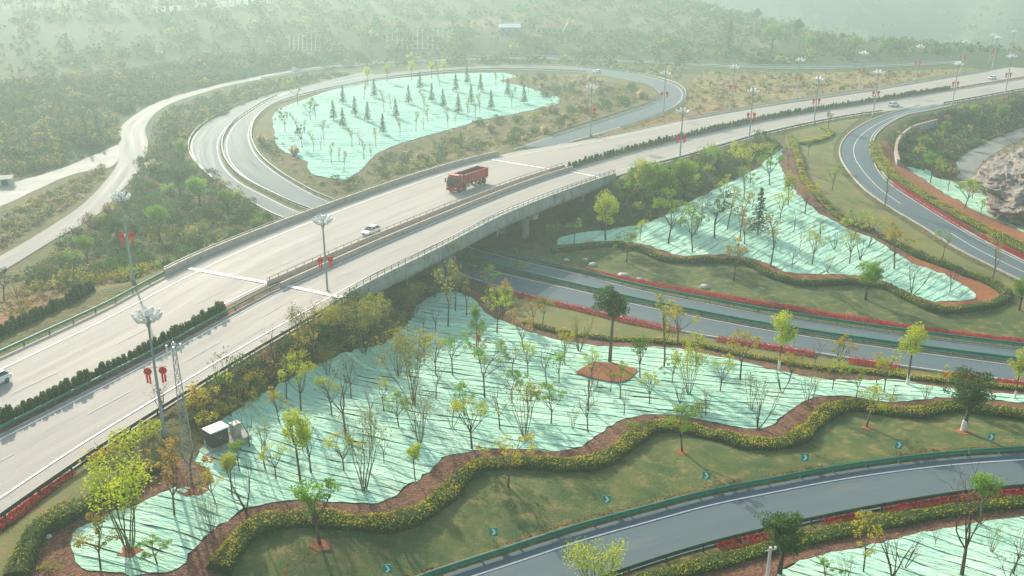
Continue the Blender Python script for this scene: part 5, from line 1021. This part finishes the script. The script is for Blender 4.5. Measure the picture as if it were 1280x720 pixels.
b = G(279, 556); slabt = thing('concrete_slab', 'low concrete slab under the equipment cabinets by the mast', 'slab', b, R_(48)); MB().box((0, 0, .2), (5.4, 2.3, .55)).build('slab_block', M['concrete'], slabt)
for sx in (-2.2, 2.2): MB().box((sx, 0, -.3), (.5, 2.0, .6)).build('footing', M['concrete'], slabt)
top = b[2]+.475
def onslab(x, y): c, s = math.cos(R_(48)), math.sin(R_(48)); return (b[0]+x*c-y*s, b[1]+x*s+y*c, top)
c1 = thing('equipment_cabinet', 'dark equipment cabinet with a pale lid on the slab by the mast', 'cabinet', onslab(-.6, 0), R_(48))
MB().box((0, 0, .85), (1.9, 1.35, 1.7)).build('body', M['cabdark'], c1); MB().box((0, 0, 1.78), (2.2, 1.65, .14)).build('roof', M['cabroof'], c1)
for sx in (-.48, .48): d_ = MB().box((sx, -.69, .85), (.86, .04, 1.5)).build('door', M['cabdark'], c1); MB().box((sx*.3, -.725, .9), (.05, .03, .3)).build('handle', M['steel'], d_)
c2 = thing('equipment_cabinet', 'narrow beige cabinet next to the dark cabinet by the mast', 'cabinet', onslab(1.6, 0), R_(48))
MB().box((0, 0, .7), (.8, .8, 1.4)).build('body', M['beige'], c2); MB().box((0, 0, 1.44), (.92, .92, .08)).build('lid', M['beige'], c2); MB().box((0, -.415, .7), (.6, .03, 1.2)).build('door', M['beige'], c2)
b = G(957, 738); t = thing('marker_pole', 'white utility pole at the bottom edge left of the dark evergreen', 'pole', b); hgt = z_at(b, 957, 684); MB().tube((0, 0, -.4), (0, 0, hgt), .17, .13, 10).build('shaft', M['lime_wash'], t); MB().tube((-.45, 0, hgt-.4), (.45, 0, hgt-.2), .05, n=6).build('cross_arm', M['steel'], t); MB().lathe([(.05, 0), (.12, .1), (.1, .25)], (.42, 0, hgt-.2), 8).build('insulator', M['lantern'], t)
M['rock'] = mat('white_rock', (.58, .55, .48), (.42, .40, .35), rough=.9, scale=2, bump=.05, bscale=6)
def rock(px, py, s, label):
    b = G(px, py); bm = bmesh.new(); bmesh.ops.create_icosphere(bm, subdivisions=2, radius=1)
    for v in bm.verts: v.co *= 1+.35*noise.noise(v.co*1.3+Vector((px, py, 0))); v.co = Vector((v.co.x*s, v.co.y*s*.8, v.co.z*s*.55))
    me = bpy.data.meshes.new('boulder'); bm.to_mesh(me); bm.free(); o = link('boulder', me, M['rock']); o.location = (b[0], b[1], b[2]+s*.25); tag(o, label, 'rock', 'pale boulders on the lawn')
for q in ((779, 346, .95, 'largest pale boulder above the red flowers near the bridge'), (741, 332, .8, 'pale boulder on the lawn closest to the bridge'), (800, 350, .6, 'small flat boulder beside the largest pale boulder'), (880, 360, .85, 'pale boulder in the middle of the lawn above the red flowers'), (708, 326, .6, 'reddish boulder under the hedge near the bridge'), (732, 325, .5, 'little boulder behind the boulder nearest the bridge'), (60, 672, .35, 'small white stone in the mulch at the lower left')): rock(*q)
# soil rings round some trees on the lawn
for px, py, r in ((400, 682, 1.0), (853, 566, .8), (1083, 535, .8), (240, 610, 1.6), (162, 691, 1.0), (1204, 540, 1.0), (635, 610, .5)):
    b = G(px, py); k = 14; drape('tree_pit', [(b[0]+r*math.cos(6.283*i/k)*random.uniform(.85, 1.15), b[1]+r*math.sin(6.283*i/k)*random.uniform(.85, 1.15)) for i in range(k)], .16 if px in (240, 162) else .08, M['red_soil'], .5)
# curved retaining wall at the right, rock cut
M['greywall'] = mat('retaining_wall', (.30, .33, .34), (.24, .27, .28), rough=.85, scale=.4)
c = curve(GP([(1122, 208), (1119, 192), (1124, 178), (1140, 165), (1170, 156)]), 1.0); root = thing('retaining_wall', 'curved grey retaining wall below the lime planting at the right', 'wall', tuple(c[0])); ro = Vector(root.location)
mb = wall(c, -.3, .3, zt(c[:, 0], c[:, 1])-c[:, 2]-.6, 1.5); mb.v = [tuple(Vector(v)-ro) for v in mb.v]; mb.build('wall_face', M['greywall'], root)
mb = wall(c, -.36, .36, 1.502, 1.7); mb.v = [tuple(Vector(v)-ro) for v in mb.v]; mb.build('coping', M['pinkkerb'], root)
M['cliff'] = mat('cliff', (.31, .265, .24), (.19, .175, .165), rough=.95, scale=.35, c3=(.32, .22, .15), scale3=1.2, amt3=.4, bump=.5, bscale=1.5, stretch=(1, 1, 2.5))
bm = bmesh.new(); bmesh.ops.create_icosphere(bm, subdivisions=6, radius=1)
for v in bm.verts:
    c0 = v.co.copy(); n1 = noise.fractal(c0*1.5+Vector((4, 1, 2)), .7, 2.2, 7); q = Vector((c0.x*15, c0.y*32, c0.z*7.5))*(1+.18*n1)
    cl = noise.cell(Vector((q.x*.55, q.y*.45, q.z*.8)))*.35+noise.cell(Vector((q.x*.2+3, q.y*.2, q.z*.45)))*.7; nn = Vector((c0.x/13, c0.y/26, c0.z/8)).normalized()
    led = (q.z*.9-math.floor(q.z*.9))*.25; v.co = q+nn*(cl+led)*Vector((1, 1, .3)).length*.6
me = bpy.data.meshes.new('rock_outcrop'); bm.to_mesh(me); bm.free(); o = link('rock_outcrop', me, M['cliff']); q = G(1300, 226); o.location = (q[0]+9, q[1]+6, q[2]-2.4); o.rotation_euler = (0, 0, R_(-35)); tag(o, 'bare grey and brown rock outcrop at the right edge', 'rock')
# ================================================================== vehicles
def paint(name, c): return mat(name, c, rough=.3, spec=.5, rand=0)
M['carwhite'] = paint('car_white', (.80, .82, .82)); M['glass'] = mat('car_glass', (.02, .03, .035), rough=.1, spec=.6); M['tyre'] = mat('tyre', (.02, .02, .02), rough=.9); M['rim'] = mat('rim', (.45, .46, .47), rough=.4, metal=.6)
M['headlamp'] = mat('headlamp', (.75, .78, .8), rough=.15, spec=.6); M['taillamp'] = mat('taillamp', (.45, .01, .01), rough=.3); M['trim'] = mat('trim_black', (.025, .025, .027), rough=.6); M['truckred'] = mat('truck_red', (.40, .014, .022), (.33, .014, .02), rough=.4, scale=.8, c3=(.36, .07, .06), scale3=2, amt3=.2); M['truckbed'] = mat('truck_bed_dark', (.06, .06, .06), (.12, .1, .085), rough=.8, scale=1.2)
def loft(secs):
    mb = MB(); n = len(secs[0]); A = [p for s in secs for p in s]
    fs = [(j*n+i, j*n+(i+1) % n, (j+1)*n+(i+1) % n, (j+1)*n+i) for j in range(len(secs)-1) for i in range(n)]
    return mb.add(A, fs+[tuple(range(n-1, -1, -1)), tuple(range((len(secs)-1)*n, len(secs)*n))])
def wheel(parent, x, y, r, w_=.22):
    o = MB().lathe([(r*.55, -w_/2), (r*.92, -w_/2), (r, -w_*.35), (r, w_*.35), (r*.92, w_/2), (r*.55, w_/2)], n=16).build('wheel', M['tyre'], parent); o.location = (x, y, r); o.rotation_euler = (math.pi/2, 0, 0)
    MB().lathe([(r*.2, -w_*.52), (r*.55, -w_*.42), (r*.55, w_*.42), (r*.2, w_*.52)], n=12).build('rim', M['rim'], o); return o
def car(loc, rz, label, m='carwhite', suv=False):
    t = thing('car', label, 'car', loc, rz, 'white cars on the roads'); k = 1.08 if suv else 1.0
    def sec(x, w_, z0, z1): return [(x, -w_*.92, z0), (x, -w_, z0+.18), (x, -w_, z1-.12), (x, -w_*.88, z1), (x, w_*.88, z1), (x, w_, z1-.12), (x, w_, z0+.18), (x, w_*.92, z0)]
    bd = loft([sec(-2.2, .72, .42, .78), sec(-2.1, .84, .30, .92), sec(-1.4, .9, .24, .98*k), sec(0, .91, .24, .96*k), sec(1.1, .9, .24, .92*k), sec(1.85, .85, .26, .82), sec(2.2, .7, .36, .70)]); bd.build('body', M[m], t, False)
    def gs(x, w_, z0, z1, w2): return [(x, -w_, z0), (x, -w2, z1), (x, w2, z1), (x, w_, z0)]
    H_ = 1.46*k
    MB().add([(-1.95, -.80, .96*k), (-1.35, -.62, H_-.05), (.15, -.62, H_-.05), (1.15, -.80, .93*k), (-1.95, .80, .96*k), (-1.35, .62, H_-.05), (.15, .62, H_-.05), (1.15, .80, .93*k)], [(0, 3, 2, 1), (4, 5, 6, 7), (0, 1, 5, 4), (3, 7, 6, 2), (1, 2, 6, 5)]).build('windows', M['glass'], t)
    loft([[(-1.38, -.63, H_-.05), (-1.38, -.56, H_), (-1.38, .56, H_), (-1.38, .63, H_-.05)], [(-.6, -.66, H_-.03), (-.6, -.58, H_+.03), (-.6, .58, H_+.03), (-.6, .66, H_-.03)], [(.18, -.63, H_-.05), (.18, -.56, H_), (.18, .56, H_), (.18, .63, H_-.05)]]).build('roof', M[m], t)
    pl = MB()
    for s in (-1, 1): pl.tube((1.15, s*.80, .93*k), (.16, s*.62, H_-.04), .04, n=4); pl.tube((-1.95, s*.80, .96*k), (-1.36, s*.62, H_-.04), .05, n=4); pl.tube((-.45, s*.82, .96*k), (-.5, s*.64, H_-.04), .04, n=4)
    pl.build('pillars', M[m], t)
    for x in (-1.35, 1.35):
        for s in (-1, 1): wheel(t, x, s*.80, .33)
    for s in (-1, 1):
        MB().box((2.06, s*.58, .66), (.2, .36, .15)).build('headlight', M['headlamp'], t); MB().box((-2.14, s*.62, .80), (.12, .3, .16)).build('taillight', M['taillamp'], t); MB().box((.85, s*1.0, 1.0*k), (.14, .2, .14)).build('mirror', M[m], t)
    t.scale = (.93, .93, .93); MB().box((2.19, 0, .47), (.06, .9, .16)).build('grille', M['trim'], t); MB().box((-2.2, 0, .52), (.05, 1.2, .12)).build('number_plate', M['trim'], t)
    return t
def heading(c, p):
    i = nearest_on(c, p); a, b = c[max(i-2, 0)], c[min(i+2, len(c)-1)]; return math.atan2(b[1]-a[1], b[0]-a[0])
def at(px, py, z=.05): q = P(px, py, z); return (q[0], q[1], z)
car(at(464, 292), heading(HM, P(464, 292))+math.pi, 'white car driving ahead of the red truck on the bridge')
car(at(1117, 133), heading(HR, P(1117, 133)), 'white car on the near carriageway by the exit ramp', suv=True)
car(at(-9, 482), heading(HM, P(0, 478))+math.pi, 'white car cut off by the left edge of the picture', suv=True)
car(at(1240, 99), heading(HM, P(1240, 99))+math.pi, 'white car far off on the far carriageway at the right')
car(P(746, 91, -1.5), heading(loopA, P(746, 91, -1.5)), 'white car on the far side of the loop ramp')
car(P(369, 88.5, -3.2), heading(cyA, P(369, 88.5, -3.2)), 'tiny white car on the country road behind the loop')
def truck(loc, rz):
    t = thing('dump_truck', 'red dump truck with an empty bed crossing the bridge', 'truck', loc, rz)
    ch = MB(); ch.box((-.6, .42, .95), (9.6, .16, .3)); ch.box((-.6, -.42, .95), (9.6, .16, .3))
    for x in (-4.6, -2.2, 0, 2): ch.box((x, 0, .95), (.15, .7, .22))
    ch.build('chassis', M['trim'], t)
    cab = loft([[(3.05, -1.22, .75), (3.05, -1.25, 1.9), (3.05, -1.15, 3.05), (3.05, 1.15, 3.05), (3.05, 1.25, 1.9), (3.05, 1.22, .75)], [(4.6, -1.22, .75), (4.6, -1.25, 1.9), (4.35, -1.12, 3.1), (4.35, 1.12, 3.1), (4.6, 1.25, 1.9), (4.6, 1.22, .75)], [(5.1, -1.18, .7), (5.1, -1.2, 1.85), (4.72, -1.05, 2.95), (4.72, 1.05, 2.95), (5.1, 1.2, 1.85), (5.1, 1.18, .7)]]).build('cab', M['truckred'], t)
    MB().add([(5.125, -1.1, 1.9), (5.125, 1.1, 1.9), (4.80, .98, 2.82), (4.80, -.98, 2.82)], [(0, 1, 2, 3)]).build('windscreen', M['glass'], t)
    for s in (-1, 1):
        dr = MB().add([(3.5, s*1.262, .95), (4.6, s*1.262, .95), (4.6, s*1.265, 1.9), (3.5, s*1.265, 1.9)], [(0, 1, 2, 3)]).build('door', M['truckred'], t)
        MB().add([(3.6, s*1.275, 1.95), (4.62, s*1.275, 1.95), (4.4, s*1.19, 2.75), (3.6, s*1.19, 2.75)], [(0, 1, 2, 3)]).build('side_window', M['glass'], t)
        MB().box((5.05, s*1.42, 2.25), (.1, .28, .75)).build('mirror', M['trim'], t); MB().box((5.12, s*.92, .85), (.08, .42, .22)).build('headlight', M['headlamp'], t); MB().box((1.5, s*.98, .85), (1.3, .6, .6)).build('fuel_tank', M['rim'], t)
        MB().box((-5.35, s*.9, .95), (.08, .4, .18)).build('tail_light', M['taillamp'], t)
    MB().box((5.16, 0, .62), (.16, 2.45, .42)).build('bumper', M['truckred'], t); MB().box((5.115, 0, 1.42), (.06, 1.6, .55)).build('grille', M['trim'], t); MB().box((4.0, 0, 3.16), (1.2, 2.0, .16)).build('roof_deflector', M['truckred'], t)
    z0, z1, w_ = 1.25, 3.0, 1.25; bed = MB(); bx0, bx1 = -5.5, 2.75
    bed.box(((bx0+bx1)/2, 0, z0+.06), (bx1-bx0, 2*w_, .12))
    for s in (-1, 1): bed.box(((bx0+bx1)/2, s*(w_-.05), (z0+z1)/2+.06), (bx1-bx0, .1, z1-z0-.12))
    bed.box((bx1-.05, 0, (z0+z1)/2+.06), (.1, 2*w_-.2, z1-z0-.12)); bed.box((bx0+.05, 0, (z0+z1)/2+.06), (.1, 2*w_-.2, z1-z0-.12))
    bdo = bed.build('dump_bed', M['truckred'], t)
    MB().box(((bx0+bx1)/2, 0, z0+.15), (bx1-bx0-.24, 2*w_-.24, .05)).build('bed_floor', M['truckbed'], bdo)
    for s in (-1, 1):
        MB().box(((bx0+bx1)/2, s*(w_-.115), (z0+z1)/2+.1), (bx1-bx0-.3, .03, z1-z0-.3)).build('bed_lining', M['truckbed'], bdo)
        MB().box(((bx0+bx1)/2, s*w_, z1+.02), (bx1-bx0, .16, .1)).build('bed_rim', M['truckred'], bdo)
    rm = MB().box((0, 0, 0), (.12, .1, z1-z0-.1)).mesh('bed_rib'); rm.materials.append(M['truckred'])
    for s in (-1, 1):
        for x in np.linspace(bx0+.5, bx1-.5, 8): o = child('bed_rib', rm, None, bdo); o.location = (x, s*(w_+.045), (z0+z1)/2+.03)
    for x in (4.1, 2.35, -2.9, -4.3):
        for s in (-1, 1): wheel(t, x, s*1.0, .53, .42)
    for s in (-1, 1): MB().box((-3.6, s*1.02, 1.12), (3.2, .44, .06)).build('mudguard', M['trim'], t)
    return t
tr = truck(at(584, 234), heading(HM, P(584, 234))+math.pi); tr.scale = (1.1, 1.1, 1.1)
# ================================================================== far buildings and hillside
M['blue'] = mat('blue_sheet', (.10, .19, .36), (.08, .16, .3), rough=.5, scale=1); M['whiteroof'] = mat('white_roof', (.75, .76, .74), rough=.5); M['redroof'] = mat('red_roof', (.36, .14, .10), (.3, .12, .09), rough=.8, scale=1); M['plaster'] = mat('plaster', (.45, .43, .38), (.38, .36, .32), rough=.9, scale=.5); M['window'] = mat('dark_window', (.03, .04, .05), rough=.2)
def house(px, py, L, W_, H_, wallm, roofm, label, rz=0.0, nw=4, gable=True):
    b = G(px, py); t = thing('shed' if 'shed' in label else 'house', label, 'building', (b[0], b[1]+W_/2, b[2]-.3), rz)
    MB().box((0, 0, H_/2-.5), (L, W_, H_+1.0)).build('wall', M[wallm], t); r = MB(); o_ = .5; e = 1.8 if gable else .5
    r.add([(-L/2-o_, -W_/2-o_, H_-.02), (L/2+o_, -W_/2-o_, H_-.02), (L/2+o_, W_/2+o_, H_-.02), (-L/2-o_, W_/2+o_, H_-.02), (-L/2-o_, 0, H_+e), (L/2+o_, 0, H_+e)], [(0, 1, 5, 4), (2, 3, 4, 5), (0, 4, 3), (1, 2, 5), (0, 3, 2, 1)]); r.build('roof', M[roofm], t)
    for k in range(nw):
        x = -L/2+L*(k+.5)/nw; w2 = MB().box((x, -W_/2-.02, H_*.55), (1.3, .08, 1.3)).build('window', M['window'], t); MB().box((x, -W_/2-.06, H_*.55-.72), (1.6, .14, .12)).build('sill', M['plaster'], w2)
    MB().box((L/2-1.2, -W_/2-.03, 1.0), (1.0, .08, 2.0)).build('door', M['window'], t)
house(637, 42, 11, 7, 3.6, 'blue', 'whiteroof', 'blue metal shed with a white roof on the hillside', .05, 3); house(687, 42, 15, 7, 3.2, 'plaster', 'redroof', 'low house with a faded red roof on the hillside', -.05, 5)
house(-4, 234, 5, 4, 2.2, 'plaster', 'plaster', 'pale hut at the left edge above the concrete yard', .3, 2, False)
b = G(703, 40); t = thing('water_pipe', 'white slanting chute beside the red-roofed house', 'chute', b); MB().tube((0, 0, -.3), (3.2, 0, 5.5), .35, .35, 8).build('pipe', M['whiteroof'], t); MB().tube((2.9, 0, -.3), (2.9, 0, 5.2), .15, .15, 6).build('support', M['steel'], t)
# row of standing boards on the hillside, their characters too small to read
for i, px in enumerate([195, 205, 215, 225, 235, 245, 256, 273, 281, 290, 299, 308, 317, 326, 336]):
    y0 = 14-(px-190)*.085; b = G(px, y0+3); red = px == 235; t = thing('letter_board', '%s board of the white letter row high on the left hillside' % (ORD[i] if i else 'leftmost'), 'sign', b, -.1, 'letter boards on the hillside')
    s = b[1]/500; MB().box((0, 0, 1.6*s), (2.3*s, .2, (3.0 if not red else .8)*s)).build('board', M['redcloth'] if red else M['signwhite'], t)
    MB().tube((0, .15, -.4), (0, .15, 1.4*s), .12, n=6).build('support', M['steel'], t)
M['gridbeam'] = mat('grid_beam', (.20, .20, .165), (.16, .16, .13), rough=.9, scale=.4)
# grid of slope-protection beams on the hillside
def slope_grid(x0, x1, y0, y1, nx_, ny_, label):
    root = thing('slope_grid', label, 'slope grid', G((x0+x1)/2, (y0+y1)/2), group='beam grids on the cut slopes'); ro = Vector(root.location)
    for i in range(nx_+ny_+2):
        if i <= nx_: x = x0+(x1-x0)*i/nx_; c = curve(GP([(x, y1-(y1-y0)*k/6) for k in range(7)]), 2)
        else: y = y0+(y1-y0)*(i-nx_-1)/ny_; c = curve(GP([(x0+(x1-x0)*k/10, y) for k in range(11)]), 2)
        c[:, 2] = zt(c[:, 0], c[:, 1]); mb = wall(c, -.22, .22, -.3, .35); mb.v = [tuple(Vector(v)-ro) for v in mb.v]; mb.build('beam', M['gridbeam'], root)
slope_grid(484, 560, 36, 62, 12, 5, 'pale beam grid on the slope behind the middle of the loop'); slope_grid(362, 400, 44, 64, 7, 5, 'small beam grid on the slope left of the loop')
plant([('conifer', 910, 66, 42, '', 1.0), ('ballgreen', 965, 62, 34, '', 1.2), ('evergreen', 996, 46, 24), ('evergreen', 945, 30, 20), ('ballgreen', 1040, 55, 16), ('evergreen', 1052, 54, 14), ('ballgreen', 1068, 62, 18), ('ballgreen', 1010, 60, 16), ('ballgreen', 1100, 66, 14), ('evergreen', 1120, 68, 12), ('conifer', 122, 168, 40), ('conifer', 108, 172, 28), ('evergreen', 1025, 62, 16), ('ballgreen', 1140, 70, 12)], 'on the hill behind the roads', 'trees on the hill')
plant([('wispy', 862, 232, 38), ('wispy', 875, 226, 40), ('wispy', 889, 222, 40), ('wispy', 902, 218, 36), ('bare', 915, 214, 34), ('wispy', 928, 208, 34), ('bare', 941, 204, 30), ('wispy', 953, 199, 30), ('ballgreen', 820, 268, 66, '', 1.1), ('ballgreen', 855, 250, 52, '', 1.1), ('tall', 802, 262, 66), ('evergreen', 838, 240, 36), ('ballgreen', 795, 250, 46), ('bare', 882, 240, 50), ('leafydark', 785, 272, 40)], 'on the bank behind the bridge', 'trees on the bank behind the bridge')
plant([('leafydark', 605, 358, 40), ('leafy', 610, 370, 38), ('leafydark', 590, 350, 36), ('sparse', 640, 400, 42), ('orange', 628, 395, 46), ('vasedense', 515, 398, 52, '', 1.2), ('leafy', 560, 350, 30), ('wispy', 545, 372, 60), ('vasedense', 470, 420, 50, '', 1.2), ('vasedense', 425, 425, 56, '', 1.2), ('bare', 205, 540, 20), ('vasedense', 380, 440, 60, '', 1.2), ('bare', 395, 455, 80), ('bare', 345, 470, 60), ('wispy', 572, 360, 62), ('orange', 668, 414, 44), ('leafy', 678, 404, 36)], 'near the bridge abutment', 'trees near the bridge abutment')
plant([('bare', 25, 385, 40), ('bare', 55, 372, 34), ('bare', 85, 362, 34), ('leafydark', 5, 375, 44, '', 1.3), ('ballgreen', 200, 300, 44), ('ballgreen', 250, 262, 42), ('evergreen', 225, 245, 36), ('ballgreen', 285, 270, 34), ('evergreen', 150, 310, 38), ('ballgreen', 110, 330, 36), ('sparse', 300, 262, 30), ('ballgreen', 230, 205, 30)], 'in the left thicket', 'trees in the left thicket')
plant([('ballgreen', 1160, 212, 24), ('ballgreen', 1152, 196, 26), ('sparse', 1148, 205, 24), ('evergreen', 1225, 168, 26), ('ballgreen', 1250, 158, 28), ('evergreen', 1200, 160, 22), ('ballgreen', 1215, 150, 20), ('evergreen', 1265, 148, 24), ('ballgreen', 1180, 175, 24)], 'in the gully at the right', 'trees in the gully')

mass('scrub', [(x, y) for x, y, _ in GP([(1225, 250), (1215, 215), (1250, 180), (1290, 160), (1330, 200), (1320, 260), (1270, 262)])], 200, .6, 1.8, {'rust': 3, 'olive': 3, 'scrub': 3}, 'dry scrub round the foot of the rock outcrop')
# ------------------------------------------------------------------ air
M['haze'] = bpy.data.materials.new('haze'); M['haze'].use_nodes = True
n = M['haze'].node_tree.nodes; n.remove(n['Principled BSDF']); pv = n.new('ShaderNodeVolumePrincipled')
pv.inputs['Color'].default_value = (.70, .95, .95, 1); pv.inputs['Density'].default_value = HAZE_DENSITY; pv.inputs['Anisotropy'].default_value = .38
M['haze'].node_tree.links.new(pv.outputs[0], n['Material Output'].inputs['Volume'])
hb_ = MB(); zt0, zt1 = float(Z.min())-1.5, float(Z.max())+25
hb_.box(((GX[0]+GX[-1])/2, (GY[0]+GY[-1])/2, (zt0+zt1)/2), (GX[-1]-GX[0]+8, GY[-1]-GY[0]+8, zt1-zt0)); tag(hb_.build('haze', M['haze']), kind='stuff')
